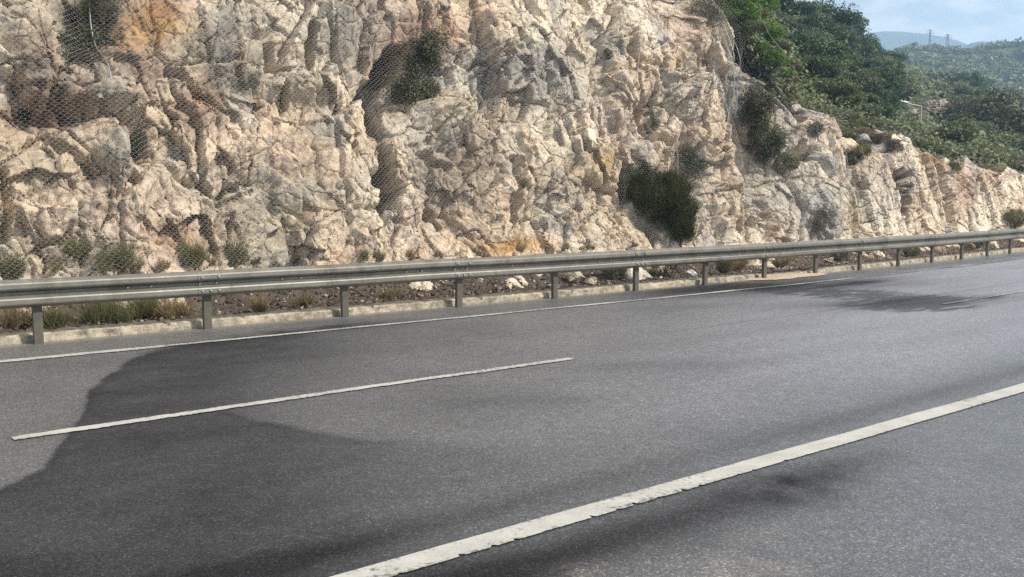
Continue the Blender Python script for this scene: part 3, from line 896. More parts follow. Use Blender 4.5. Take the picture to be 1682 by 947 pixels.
WHT = (0.62, 0.59, 0.53); BEI = (0.48, 0.42, 0.33); BRN = (0.3, 0.22, 0.16)
stone(637, 353, 20, WHT, 'small white stone caught in the netting at the foot of the dark crevice', cliff=True, k=1)
stone(160, 130, 38, (0.34, 0.30, 0.24), 'round tan boulder hanging under the thin vertical cable at upper left', cliff=True, k=2, flat=0.95, sink=0.7)
for i, (x_, y_, w_, c_, dd_, lb) in enumerate((
        (360, 510, 17, WHT, 12.75, 'white stone just right of the second guardrail post'),
        (232, 526, 14, WHT, 12.55, 'small white stone between the first two guardrail posts'),
        (945, 458, 42, BEI, 13.1, 'large pale boulder right of the fifth guardrail post'),
        (972, 463, 24, BEI, 12.9, 'rounded pale boulder beside the largest boulder below the rail'),
        (902, 466, 18, WHT, 12.9, 'pale stone just left of the fifth guardrail post'),
        (872, 474, 22, (0.2, 0.17, 0.15), 12.8, 'dark grey stone between the fourth and fifth posts'),
        (748, 476, 14, WHT, 12.9, 'white stone just left of the fourth guardrail post'),
        (1135, 470, 26, WHT, 12.6, 'flat white stone leaning beside the seventh guardrail post'),
        (1086, 446, 10, WHT, 12.8, 'tiny white stone right of the sixth guardrail post'),
        (1360, 428, 22, BEI, 13.0, 'pale stone under the rail right of the ninth post'),
        (1430, 428, 20, (0.5, 0.4, 0.32), 13.0, 'pinkish stone under the rail just right of the tenth post'),
        (1545, 414, 22, (0.5, 0.38, 0.3), 12.9, 'pinkish stone behind the twelfth guardrail post'),
        (1590, 408, 26, BRN, 13.0, 'reddish brown stone between two far guardrail posts'),
        (1635, 406, 18, WHT, 12.8, 'white stone between the last two posts on the right'),
        (690, 478, 16, BRN, 12.8, 'brownish stone under the rail left of the fourth post'),
        (1182, 462, 18, (0.1, 0.08, 0.07), 12.4, 'black charred lump on the broken kerb by the seventh post'))):
    stone(x_, y_, w_, c_, lb, dplane=dd_, k=i)

for i, (x_, y_, w_, c_, lb) in enumerate((
        (1372, 206, 52, (0.47, 0.38, 0.31), 'big pinkish block on the wall rim right of the gully ridge'),
        (1352, 268, 58, (0.43, 0.41, 0.37), 'rounded grey boulder below the big pinkish rim block'),
        (1425, 232, 34, (0.36, 0.35, 0.32), 'dark grey rock on the wall rim left of the pale knob'),
        (1492, 234, 38, (0.55, 0.52, 0.46), 'pale rock knob standing highest on the low wall'),
        (1526, 262, 40, (0.56, 0.44, 0.28), 'yellowish rounded rock beside the pale knob on the low wall'),
        (1590, 266, 34, (0.50, 0.46, 0.40), 'curled pale rock on the rim near the right edge'),
        (1312, 178, 22, (0.50, 0.47, 0.43), 'small pale knob at the lower end of the gully ridge'),
        (1456, 268, 44, (0.52, 0.48, 0.41), 'pale block on the upper face of the low wall under the dark grey rock'))):
    stone(x_, y_, w_, c_, lb, cliff=True, k=i, flat=0.72, sink=-0.35)

# ------------------------------------------------------------------ guardrail
def rail_curve_angle(s):
    ds = 0.1
    a, b = sd(np.array([s - ds]), 11.95)[0], sd(np.array([s + ds]), 11.95)[0]
    return math.atan2(b[1] - a[1], b[0] - a[0])


rail = empty('guardrail', sd(np.array([2.95]), 11.95)[0], 'long weathered grey steel crash barrier on posts below the rock cliff', 'guardrail')
RL = np.array(rail.location)
# W section: (towards the road, height)
WP = [(0.000, 0.752), (0.018, 0.750), (0.052, 0.735), (0.087, 0.715), (0.092, 0.700), (0.092, 0.655), (0.083, 0.640), (0.030, 0.620), (0.006, 0.608), (0.004, 0.590), (0.006, 0.574),
      (0.030, 0.562), (0.083, 0.542), (0.092, 0.527), (0.092, 0.482), (0.087, 0.468), (0.052, 0.448), (0.018, 0.433), (0.000, 0.431)]


def beam(s0, s1):
    S = np.linspace(s0 - 0.16, s1 + 0.16, 12)
    rows = []
    off = np.linspace(0.006, 0.0, 12)
    dent = 0.004 * noise(S * 0.6, S * 0 + 0.5, 501)
    for (dep, z) in WP:
        rows.append(sd(S, 11.90 - dep - off + dent, z + dent))
    back = []
    for (dep, z) in reversed(WP):
        back.append(sd(S, 11.903 - dep - off + dent, z - 0.0015 + dent))
    P = np.stack(rows + back + rows[:1], 0) - RL
    o = new_mesh('rail_beam', P.reshape(-1, 3), grid_faces(P.shape[0], P.shape[1]), M_RAIL, parent=rail, smooth=False)
    return o


bolt_me = None


def bolt_data():
    V, F = [], []
    n = 8
    for k, (r, y) in enumerate(((0.019, 0.0), (0.019, 0.006), (0.014, 0.011))):
        for i in range(n):
            a = 2 * math.pi * i / n
            V.append((r * math.cos(a), -y, r * 0.85 * math.sin(a)))
    for k in range(2):
        for i in range(n):
            F.append((k * n + i, k * n + (i + 1) % n, (k + 1) * n + (i + 1) % n, (k + 1) * n + i))
    F.append(tuple(range(2 * n, 3 * n)))
    me = bpy.data.meshes.new('bolt'); me.from_pydata(V, [], F); me.materials.append(M_BOLT)
    return me


BOLT = bolt_data()
post_bm = []


def post_mesh():
    # open C section, web facing the road
    prof = [(-0.05, 0), (0.05, 0), (0.05, 0.06), (0.045, 0.06), (0.045, 0.005), (-0.045, 0.005), (-0.045, 0.06), (-0.05, 0.06)]
    V = [(x, y, z) for z in (-0.3, 0.70) for x, y in prof]
    n = len(prof)
    F = [(i, (i + 1) % n, n + (i + 1) % n, n + i) for i in range(n)] + [tuple(range(n, 2 * n)), tuple(reversed(range(n)))]
    me = bpy.data.meshes.new('post'); me.from_pydata(V, [], F); me.materials.append(M_POST)
    return me


POST = post_mesh()
for k in range(-3, 22):
    s_k = 2.95 + 2.0 * k
    p = bpy.data.objects.new('post', POST); COL.objects.link(p); p.parent = rail
    rr = random.Random(k + 50)
    p.location = Vector(sd(np.array([s_k]), 11.912)[0] - RL); p.rotation_euler = (rr.uniform(-0.012, 0.012), rr.uniform(-0.015, 0.015), rail_curve_angle(s_k))
for k in range(-3, 20, 2):
    s_k = 2.95 + 2.0 * k
    b = beam(s_k, s_k + 4.0)
    spots = [(-0.11, 0.678), (0.11, 0.678), (-0.11, 0.505), (0.0, 0.505), (0.11, 0.505), (-0.11, 0.59), (0.11, 0.59)]
    for ds, z in spots:
        if s_k + ds > 24: continue
        dep = 0.092 if abs(z - 0.59) > 0.02 else 0.005
        q = bpy.data.objects.new('bolt', BOLT); COL.objects.link(q); q.parent = b
        q.location = Vector(sd(np.array([s_k + ds]), 11.888 - dep, z)[0] - RL); q.rotation_euler = (0, 0, rail_curve_angle(s_k))
    for ds in (1.02, 1.30, 3.0, 3.28):
        if s_k + ds > 24: continue
        q = bpy.data.objects.new('bolt', BOLT); COL.objects.link(q); q.parent = b
        q.location = Vector(sd(np.array([s_k + ds]), 11.890 - 0.004, 0.592)[0] - RL); q.rotation_euler = (0, 0, rail_curve_angle(s_k)); q.scale = (1.2, 1, 0.8)

# spilled sand where the kerb is broken
def build_spill():
    a = np.linspace(0, 2 * np.pi, 73)[:-1]; rr = np.linspace(0, 1, 14)
    A, R = np.meshgrid(a, rr)
    edge = 1 + 0.45 * fbm(np.cos(A) * 1.8 + 5, np.sin(A) * 1.8, 601, 4)
    s = 17.9 + 1.5 * R * edge * np.cos(A); d = 11.95 + 0.33 * R * edge * np.sin(A)
    P = sd(s, d, 0); P[..., 2] = 0.010 + 0.045 * (1 - R ** 2) + 0.012 * fbm(s * 8, d * 8, 611, 3) * (1 - R)
    F = []
    n = 72
    for i in range(13):
        for j in range(n):
            F.append((i * n + j, i * n + (j + 1) % n, (i + 1) * n + (j + 1) % n, (i + 1) * n + j))
    tag(new_mesh('spilled_sand', P.reshape(-1, 3), F, M_SAND), 'reddish sand spilled onto the road edge at the broken kerb', 'sand', kind='stuff')


build_spill()

# ------------------------------------------------------------------ rockfall netting
def smooth2(A, r0, r1):
    def box(B, r, ax):
        c = np.cumsum(np.concatenate([np.repeat(np.take(B, [0], ax), r + 1, ax), B, np.repeat(np.take(B, [-1], ax), r, ax)], ax), ax)
        n = B.shape[ax]; w = 2 * r + 1
        return (np.take(c, np.arange(w, w + n), ax) - np.take(c, np.arange(0, n), ax)) / w
    for _ in range(2):
        A = box(box(A, r0, 0), r1, 1)
    return A


net = None


def tube_mesh(P, rad, n=5):
    P = np.asarray(P, float)
    V, F = [], []
    for i in range(len(P)):
        t = P[min(i + 1, len(P) - 1)] - P[max(i - 1, 0)]; t /= np.linalg.norm(t) + 1e-9
        a = np.cross(t, [0.3, 0.2, 0.93]); a /= np.linalg.norm(a) + 1e-9; b = np.cross(t, a)
        r = rad[i] if hasattr(rad, '__len__') else rad
        for k in range(n):
            th = 2 * math.pi * k / n
            V.append(P[i] + r * (math.cos(th) * a + math.sin(th) * b))
    for i in range(len(P) - 1):
        for k in range(n):
            F.append((i * n + k, i * n + (k + 1) % n, (i + 1) * n + (k + 1) % n, (i + 1) * n + k))
    return np.array(V), np.array(F)


def build_net():
    global net
    big = smooth2(CSM, 16, 12)
    mx = CDISP.copy()
    for k in (1, 2, 3, 3):
        for ax in (0, 1):
            mx = np.maximum(mx, np.maximum(np.roll(mx, k, ax), np.roll(mx, -k, ax)))
    env = np.maximum(0.5 * smooth2(mx, 5, 5) + 0.5 * smooth2(mx, 14, 12), big) + 0.03
    dims = CBASE.shape
    Sg, Tg = CS, CT

    def at(s, h):
        Ht = Htop(s) + 0.45
        t = np.clip((h + 0.45) / Ht, 0, 1)
        fi = np.clip(np.interp(s, Sg, np.arange(len(Sg))), 0, len(Sg) - 1.001); fj = np.clip(t * (len(Tg) - 1), 0, len(Tg) - 1.001)
        i, j = fi.astype(int), fj.astype(int); a, b = (fi - i), (fj - j)
        def L(A):
            sh = (...,) + (None,) * (A.ndim - 2)
            aa, bb = (a[:, None], b[:, None]) if A.ndim == 3 else (a, b)
            return (A[j, i] * (1 - aa) + A[j, i + 1] * aa) * (1 - bb) + (A[j + 1, i] * (1 - aa) + A[j + 1, i + 1] * aa) * bb
        return L(CBASE) + L(env)[:, None] * CNRM
    w, hh = 0.046, 0.036            # column pitch, row pitch of the hexagons
    ns, nh = int(25.0 / w), int(8.6 / hh)
    ii, jj = np.meshgrid(np.arange(ns), np.arange(nh), indexing='ij')
    # brick-lattice hexagons: vertices zig-zag
    sh = np.where((ii + jj) % 2 == 0, -0.009, 0.009)
    ss = 0.5 + ii * w * 1.0 + 0 * sh; h2 = 0.28 + jj * hh + sh
    ss = ss + 0.006 * noise(ii * 0.7, jj * 0.7, 701) + 0.10 * noise(ii * 0.015, jj * 0.015, 703)
    h2 = h2 + 0.006 * noise(ii * 0.7 + 30, jj * 0.7, 702)
    ok = (h2 < Htop(ss) - 0.05)
    P = at(ss.ravel(), h2.ravel()).reshape(ns, nh, 3)
    E0, E1 = [], []
    # zig-zag horizontals
    m = ok[:-1] & ok[1:]
    a, b = P[:-1][m], P[1:][m]; E0.append(a); E1.append(b)
    # verticals on alternating pairs
    m = ok[:, :-1] & ok[:, 1:] & ((ii + jj)[:, :-1] % 2 == 1)
    a, b = P[:, :-1][m], P[:, 1:][m]; E0.append(a); E1.append(b)
    A, B = np.concatenate(E0), np.concatenate(E1)
    t = B - A; t /= np.linalg.norm(t, axis=1)[:, None] + 1e-9
    x = np.cross(t, CNRM); x /= np.linalg.norm(x, axis=1)[:, None] + 1e-9
    y = np.cross(t, x)
    r = 0.0008
    V = []
    for k in range(3):
        th = 2 * math.pi * k / 3
        o_ = r * (math.cos(th) * x + math.sin(th) * y)
        V += [A + o_, B + o_]
    V = np.stack(V, 1)                 # n,6,3 : a0 b0 a1 b1 a2 b2
    n = len(A)
    base = np.arange(n)[:, None] * 6
    F = np.concatenate([base + np.array([[0, 1, 3, 2]]), base + np.array([[2, 3, 5, 4]]), base + np.array([[4, 5, 1, 0]])], 0)
    net = empty('rockfall_netting', sd(np.array([6.0]), 14.0)[0], 'thin steel wire netting with hexagonal mesh draped over the rock cliff', 'netting')
    R = np.array(net.location)
    new_mesh('wire_mesh', V.reshape(-1, 3) - R, F, M_WIRE, parent=net, smooth=False)

    def cable(pts, rad, off=0.05):
        q = []
        for (a_, b_) in zip(pts[:-1], pts[1:]):
            for t_ in np.linspace(0, 1, 12)[:-1]:
                q.append((a_[0] + (b_[0] - a_[0]) * t_, a_[1] + (b_[1] - a_[1]) * t_))
        q.append(pts[-1])
        sh_ = np.array([hit_plane(x_, y_) for x_, y_ in q])
        P_ = at(sh_[:, 0], np.minimum(sh_[:, 1], Htop(sh_[:, 0]) - 0.02)) + CNRM * off
        V_, F_ = tube_mesh(P_ - R, rad)
        new_mesh('cable', V_, F_, M_CABLE, parent=net)
    cable([(136, -60), (140, 20), (148, 80), (155, 165)], 0.009)
    cable([(1100, -40), (1140, 40), (1175, 90), (1190, 130), (1200, 192)], 0.011, 0.22)
    cable([(1150, -30), (1170, 60), (1178, 110)], 0.010, 0.1)
    cable([(1208, 20), (1235, 62), (1262, 105), (1285, 150)], 0.008, 0.10)
    cable([(1030, -30), (1022, 60), (1019, 130)], 0.006, 0.0)
    # small anchor plates where the cables end
    for (px, py) in ((160, 162), (1201, 194), (818, 118), (1283, 152)):
        loc, r_ = on_cliff(px, py)
        a = np.linspace(0, 2 * np.pi, 9)[:-1]
        v = [(0.04 * math.cos(t_), 0, 0.04 * math.sin(t_)) for t_ in a] + [(0.03 * math.cos(t_), -0.02, 0.03 * math.sin(t_)) for t_ in a]
        f = [(i, (i + 1) % 8, 8 + (i + 1) % 8, 8 + i) for i in range(8)] + [tuple(range(8, 16))]
        o = new_mesh('anchor_plate', np.array(v), f, M_CABLE, parent=net, smooth=False)
        o.location = Vector(np.array(loc) + CNRM * 0.12 - R); o.rotation_euler = (0, 0, math.radians(40))


build_net()

# ------------------------------------------------------------------ vegetation
def blades(base, direc, length, width, rng, bend=0.25, tone=None):
    """thin two-segment strips: n roots, n directions"""
    n = len(base)
    direc = direc / (np.linalg.norm(direc, axis=1)[:, None] + 1e-9)
    side = np.cross(direc, rng.normal(size=(n, 3))); side /= np.linalg.norm(side, axis=1)[:, None] + 1e-9
    L = (length * np.ones(n))[:, None]; W = (width * np.ones(n))[:, None]
    bd = rng.normal(size=(n, 3)) * bend; bd[:, 2] -= bend * 0.3
    mid = base + direc * L * 0.55 + bd * L * 0.18
    tip = base + direc * L + bd * L * 0.55
    V = np.stack([base - side * W * 0.4, base + side * W * 0.4, mid + side * W * 0.5, mid - side * W * 0.5, tip + side * W * 0.12, tip - side * W * 0.12], 1)
    b = np.arange(n)[:, None] * 6
    F = np.concatenate([b + np.array([[0, 1, 2, 3]]), b + np.array([[3, 2, 4, 5]])], 0)
    tn = np.repeat((tone if tone is not None else rng.random(n))[:, None], 6, 1)
    return V.reshape(-1, 3), F, tn.ravel()


def leaf_quads(P, size, rng, outward=None, tone=None, asp=0.6):
    n = len(P)
    a = rng.normal(size=(n, 3))
    if outward is not None:
        nn = outward + 0.9 * rng.normal(size=(n, 3))
        nn /= np.linalg.norm(nn, axis=1)[:, None] + 1e-9
        a = a - (a * nn).sum(1)[:, None] * nn
    a /= np.linalg.norm(a, axis=1)[:, None] + 1e-9
    b = np.cross(a, outward if outward is not None else rng.normal(size=(n, 3))) + 0.3 * rng.normal(size=(n, 3))
    b /= np.linalg.norm(b, axis=1)[:, None] + 1e-9
    s = (size * (0.6 + 0.8 * rng.random(n)))[:, None]
    V = np.stack([P - a * s, P - b * s * asp, P + a * s, P + b * s * asp], 1)
    F = np.arange(n * 4).reshape(n, 4)
    return V.reshape(-1, 3), F, np.repeat((tone if tone is not None else rng.random(n))[:, None], 4, 1).ravel()


def stems(n, h, spread, rng, rad=0.02):
    Vs, Fs, off = [], [], 0
    for _ in range(n):
        a = rng.uniform(0, 6.28); q = spread * rng.uniform(0.2, 0.9)
        pts = [np.array([0, 0, -0.1 * h]), np.array([0.25 * q * math.cos(a), 0.25 * q * math.sin(a), 0.3 * h]), np.array([0.8 * q * math.cos(a), 0.8 * q * math.sin(a), h * rng.uniform(0.6, 0.85)])]
        V, F = tube_mesh(pts, [rad, rad * 0.7, rad * 0.25], 5)
        Vs.append(V); Fs.append(F + off); off += len(V)
    return np.concatenate(Vs), np.concatenate(Fs)


def bush(name, pos, w, h, kind, mat, label, cat, seed, group=None, outdir=None, dens=1.0, grain=1.0):
    """w, h in metres; kind: broom (fine upright strands), leafy, dry, tuft"""
    rng = np.random.default_rng(seed)
    root = empty(name, pos, label, cat, group)
    out = np.array(outdir if outdir is not None else [-N[0], -N[1], 0])
    if kind == 'tuft':
        n = int(max(160, 1100 * dens * (w * h / 0.2) ** 0.5))
        k = max(3, int(7 * w / 0.4))
        ctr = np.stack([rng.uniform(-0.38, 0.38, k) * w, rng.uniform(-0.2, 0.2, k) * w, np.zeros(k)], 1)
        rot = np.array([[U[0], -U[1]], [U[1], U[0]]])
        ctr[:, :2] = ctr[:, :2] @ rot.T
        ci = rng.integers(0, k, n)
        base = ctr[ci] + rng.normal(size=(n, 3)) * np.array([0.05, 0.05, 0.0]) * w
        dr = np.stack([rng.normal(size=n) * 0.32, rng.normal(size=n) * 0.32, np.ones(n)], 1)
        L = h * (0.45 + 0.65 * rng.random(n)) * (0.65 + 0.5 * rng.random(k))[ci]
        V, F, T = blades(base, dr, L, 0.0045 * grain, rng, 0.35, np.clip(0.5 * rng.random(n) + 0.5 * rng.random(k)[ci], 0, 1))
        new_mesh('blades', V, F, mat, parent=root, smooth=True, attrs={'tone': T})
        return root
    k = int(12 + 26 * dens)
    # clump centres through an uneven ellipsoid
    q = rng.normal(size=(k, 3)); q /= np.linalg.norm(q, axis=1)[:, None]
    q *= (0.35 + 0.6 * rng.random(k) ** 0.6)[:, None]
    ctr = q * np.array([w * 0.46, w * 0.34, h * 0.42]) + np.array([0, 0, h * 0.5])
    rot = np.array([[U[0], -U[1]], [U[1], U[0]]])
    ctr[:, :2] = ctr[:, :2] @ rot.T
    n = int({'broom': 22000, 'leafy': 8000, 'dry': 5000}[kind] * dens)
    ci = rng.integers(0, k, n)
    cr = ((0.15 if kind == 'broom' else 0.13) + 0.16 * rng.random(k)) * min(w, h)
    v = rng.normal(size=(n, 3)); v /= np.linalg.norm(v, axis=1)[:, None]
    P = ctr[ci] + v * (cr[ci] * rng.random(n) ** 0.4)[:, None]
    tone = np.clip(0.6 * rng.random(k)[ci] + 0.4 * rng.random(n), 0, 1)
    if kind == 'broom':
        away = P - np.array([0, 0, h * 0.05])
        away /= np.linalg.norm(away, axis=1)[:, None] + 1e-9
        dr = away * 0.8 + np.array([0, 0, 0.45]) + 0.40 * rng.normal(size=(n, 3))
        V, F, T = blades(P, dr, 0.16 * (0.4 + rng.random(n)), 0.009 * grain, rng, 0.3, tone)
    elif kind == 'dry':
        dr = v + np.array([0, 0, 0.5]) + 0.4 * rng.normal(size=(n, 3))
        V, F, T = blades(P, dr, 0.12 * min(w, h) * (0.5 + rng.random(n)), 0.006 * grain, rng, 0.5, tone)
    else:
        V, F, T = leaf_quads(P, 0.020 * grain, rng, v, tone)
    new_mesh('foliage', V, F, mat, parent=root, smooth=False, attrs={'tone': T})
    Vs, Fs = stems(7, h, w * 0.45, rng, 0.012 + 0.01 * h)
    new_mesh('stem', Vs, Fs, M_BARK, parent=root)
    return root


def cliff_bush(px, py, wpx, hpx, kind, mat, label, seed, dens=1.0, grain=1.0, push=0.05, cat='bush', name='bush'):
    """centre of the bush at this spot on the rock"""
    loc, r = on_cliff(px, py)
    dist = (loc - Vector((0, 0, CAMZ))).length
    w, h = wpx * dist / FPX, hpx * dist / FPX
    pos = np.array(loc) + CNRM * push - np.array([0, 0, h * 0.5])
    return bush(name, pos, w, h, kind, mat, label, cat, seed, dens=dens, grain=grain)


cliff_bush(1076, 330, 104, 80, 'broom', L_BROOM, 'dark green broom bush above the guardrail, middle and fullest of the three joined lobes', 1, 1.1, 0.8, 0.25)
cliff_bush(1028, 314, 84, 58, 'broom', L_BROOM, 'dark green broom bush above the guardrail, left lobe leaning out over pale rock', 2, 0.75, 0.8, 0.2)
cliff_bush(1108, 366, 50, 80, 'broom', L_BROOM, 'dark green broom bush above the guardrail, right lobe reaching down to the rail', 31, 0.7, 0.8, 0.2)
cliff_bush(1066, 388, 60, 44, 'dry', L_GREY, 'bare greyish twigs under the dark green broom bush, just above the rail', 32, 0.35, 1.0, 0.1)
cliff_bush(1130, 275, 58, 84, 'leafy', L_CLIFF, 'grey green shrub in the side gully just above the largest bush', 3, 0.7, 1.0, 0.05)
cliff_bush(1068, 205, 34, 48, 'leafy', L_CLIFF, 'small dark shrub in a cleft halfway up the cliff', 4, 0.3, 1.0, 0.0)
cliff_bush(700, 92, 96, 84, 'leafy', L_CLIFF, 'sprawling olive shrub behind the net at the top of the dark crevice', 5, 0.8, 1.3, 0.1)
cliff_bush(672, 158, 88, 92, 'leafy', L_CLIFF, 'dark olive shrub filling the upper half of the dark crevice', 6, 0.8, 1.3, 0.1)
cliff_bush(610, 165, 26, 60, 'dry', L_CLIFF, 'thin shrub on the left lip of the dark crevice', 7, 0.25, 1.0, 0.0)
cliff_bush(140, 82, 116, 76, 'leafy', L_CLIFF, 'wide dark shrub behind the net beside the thin vertical cable', 8, 0.7, 1.2, 0.1)
cliff_bush(165, 14, 90, 46, 'dry', L_CLIFF, 'dark shrub at the top edge of the cliff behind the vertical cable', 9, 0.6, 1.0, 0.1)
cliff_bush(218, 232, 52, 56, 'dry', L_CLIFF, 'drooping dark shrub right of the rounded grey boulder', 10, 0.6, 1.0, 0.1)
cliff_bush(42, 192, 44, 28, 'dry', L_CLIFF, 'low dark shrub on the red soil near the left edge', 11, 0.3, 1.0, 0.05)
cliff_bush(405, 135, 44, 44, 'dry', L_GREY, 'small faded shrub in the grey hollow left of the pale ledge', 12, 0.25, 1.0, 0.0)
cliff_bush(338, 168, 56, 50, 'dry', L_DRY, 'dry reddish brush under the net on the rusty rock', 13, 0.18, 1.0, 0.0)
cliff_bush(1236, 185, 70, 84, 'leafy', L_CLIFF, 'upper dark shrub inside the netted gully', 14, 1.0, 1.3, 0.2)
cliff_bush(1248, 238, 72, 60, 'leafy', L_CLIFF, 'middle dark shrub inside the netted gully', 15, 0.9, 1.3, 0.2)
cliff_bush(1284, 272, 44, 38, 'leafy', L_TUFT, 'lowest shrub of the netted gully, greener than the others', 16, 0.6, 1.3, 0.15)
cliff_bush(1152, 24, 64, 60, 'dry', L_GREY, 'dead grey brush at the head of the netted gully', 17, 0.5, 1.3, 0.1)
cliff_bush(1392, 262, 30, 22, 'leafy', L_CLIFF, 'small shrub on the ledge right of the gully ridge', 18, 0.25, 1.4, 0.05)
cliff_bush(1340, 362, 44, 40, 'dry', L_GREY, 'faded grey shrub at the rock foot above the ninth post', 19, 0.35, 1.3, 0.05)
cliff_bush(1655, 361, 60, 30, 'dry', L_TUFT, 'grey green shrub behind the guardrail at the right edge', 20, 0.8, 1.8, 0.3)
cliff_bush(1408, 250, 50, 22, 'dry', L_TUFT, 'dark shrub between the rim rocks left of the pale knob', 33, 0.5, 1.6, 0.1)
cliff_bush(1332, 214, 34, 24, 'dry', L_GREY, 'faded shrub at the foot of the gully ridge beside the pinkish block', 34, 0.4, 1.6, 0.1)
cliff_bush(1462, 242, 40, 22, 'dry', L_GREY, 'greyish scrub on the wall rim just left of the pale knob', 35, 0.5, 1.6, 0.1)
cliff_bush(1566, 274, 38, 18, 'dry', L_TUFT, 'dark shrub in the notch of the wall rim right of the yellowish rock', 36, 0.5, 1.8, 0.1)
cliff_bush(998, 88, 14, 26, 'leafy', L_CLIFF, 'tiny dark plant in a crack high on the cliff', 21, 0.08, 1.0, 0.0)

# tufts at the foot of the rock
for i, (px, py, w_, h_, kd, mt, lb) in enumerate((
        (190, 424, 44, 42, 'tuft', L_TUFT, 'olive grass tuft above the rail right of the first post'),
        (308, 420, 46, 40, 'tuft', L_TUFT, 'olive grass tuft above the rail left of the second post'),
        (382, 418, 36, 42, 'tuft', L_TUFT, 'grass tuft above the rail right of the second post'),
        (124, 408, 40, 32, 'tuft', L_TUFT, 'yellowish tuft on the scree near the left edge'),
        (14, 436, 34, 44, 'tuft', L_TUFT, 'green tuft above the rail at the left edge'),
        (268, 436, 20, 18, 'tuft', L_DRY, 'small dry tuft between the two olive tufts above the rail'),
        (620, 420, 22, 20, 'tuft', L_DRY, 'short dry tuft just above the rail in the middle of the cliff'),
        (860, 300, 14, 18, 'tuft', L_DRY, 'tiny dry tuft halfway up the cliff'))):
    loc, r = on_cliff(px, py + h_ * 0.45)
    dist = (loc - Vector((0, 0, CAMZ))).length
    bush('grass_tuft', np.array(loc) + CNRM * 0.03, w_ * dist / FPX, h_ * dist / FPX, kd, mt, lb, 'grass tuft', 60 + i, dens=1.3, grain=1.1)


POSTS_PX = [57, 344, 573, 760, 911, 1042, 1154]
seen_tufts = {}


def small_tuft_label(px):
    k = int(np.argmin([abs(p - px) for p in POSTS_PX]))
    side = 'left' if px < POSTS_PX[k] else 'right'
    n = seen_tufts[(k, side)] = seen_tufts.get((k, side), 0) + 1
    return 'small grass tuft above the rail, %sto the %s of the %s post' % (['', 'second ', 'third ', 'fourth '][n - 1], side, ['first', 'second', 'third', 'fourth', 'fifth', 'sixth', 'seventh'][k])


for i in range(16):
    px = 20 + i * 63 + (i * 37) % 29
    py = float(np.interp(px, [0, 1154], [448, 398]))
    loc, r = on_cliff(px, py + 4)
    bush('grass_tuft', np.array(loc) + CNRM * 0.02, 0.16 + 0.10 * ((i * 7) % 5) / 5, 0.12 + 0.12 * ((i * 3) % 4) / 4, 'tuft', L_DRY if i % 3 else L_TUFT,
         small_tuft_label(px), 'grass tuft', 260 + i, group='small grass tufts just above the rail', dens=0.5, grain=1.0)


def verge_point(px, dd):
    r = ray(px, 480)
    t = dd / (r[0] * N[0] + r[1] * N[1])
    for _ in range(8):
        s = t * (r[0] * U[0] + r[1] * U[1])
        t = (dd + float(curve(s))) / (r[0] * N[0] + r[1] * N[1])
    s = t * (r[0] * U[0] + r[1] * U[1])
    p = r * t
    p[2] = float(verge_z(np.array([s]), np.array([dd]))[0])
    return p, t


for i, (px, dd, w_, h_, kd, mt, lb) in enumerate((
        (175, 12.75, 90, 44, 'tuft', L_TUFT, 'broad green weed clump under the rail, first right of the first post'),
        (232, 12.9, 40, 46, 'tuft', L_TUFT, 'dark green weed clump halfway between the first two posts'),
        (85, 12.7, 60, 36, 'tuft', L_TUFT, 'green weed clump just right of the first post'),
        (20, 12.8, 60, 40, 'tuft', L_DRY, 'dry weed clump left of the first post'),
        (285, 12.7, 60, 34, 'tuft', L_DRY, 'dry brown weed clump left of the second post'),
        (425, 12.45, 8, 40, 'tuft', L_DRY, 'thin dry stalk at the kerb right of the second post'),
        (500, 12.9, 50, 22, 'tuft', L_DRY, 'dry weeds under the rail left of the third post'),
        (640, 12.95, 40, 18, 'tuft', L_DRY, 'low dry weeds under the rail right of the third post'),
        (1010, 13.1, 60, 34, 'dry', L_GREY, 'faded brush under the rail left of the sixth post'),
        (1090, 13.0, 70, 34, 'dry', L_CLIFF, 'dark low brush under the rail right of the sixth post'),
        (1192, 12.6, 20, 36, 'tuft', L_DRY, 'dry brown weed at the broken kerb right of the seventh post'),
        (1215, 13.0, 60, 26, 'dry', L_DRY, 'dry brown brush under the rail left of the eighth post'),
        (1285, 13.0, 50, 24, 'dry', L_DRY, 'dry brown brush under the rail right of the eighth post'),
        (1375, 13.1, 50, 22, 'dry', L_GREY, 'low faded brush under the rail left of the tenth post'),
        (1496, 12.75, 44, 18, 'dry', L_TUFT, 'bright green low shrub under the rail between the eleventh and twelfth posts'),
        (1600, 13.1, 50, 20, 'dry', L_CLIFF, 'dark low brush under the rail near the right edge'))):
    p, t = verge_point(px, dd)
    bush('weed_clump' if kd == 'tuft' else 'low_brush', p, w_ * t / FPX, h_ * t / FPX, kd, mt, lb, 'weeds' if kd == 'tuft' else 'brush', 90 + i, dens=0.5 if kd == 'dry' else 1.4, grain=1.3)

# ------------------------------------------------------------------ hills
def elev(x, y):
    r = ray(x, y)
    return r[..., 2] / np.hypot(r[..., 0], r[..., 1])


def azim(x):
    r = ray(x, 180.0)
    return np.arctan2(r[..., 0], r[..., 1])


AX = np.array([900, 1100, 1150, 1215, 1265, 1312, 1345, 1378, 1420, 1462, 1492, 1524, 1570, 1600, 1650, 1720, 1850, 2000], float)
A0 = np.array([-200, -60, -20, 60, 125, 200, 205, 232, 250, 258, 245, 258, 270, 272, 282, 292, 300, 305], float)     # just under the rim
AXS = np.array([900, 1100, 1200, 1250, 1300, 1350, 1400, 1440, 1480, 1540, 1600, 1640, 1700, 1850, 2000], float)
A1 = np.array([-240, -110, -30, 20, 42, 50, 88, 106, 116, 134, 160, 186, 215, 250, 260], float)
AR = np.array([60, 60, 62, 70, 85, 95, 110, 130, 150, 170, 190, 180, 170, 170, 170], float)


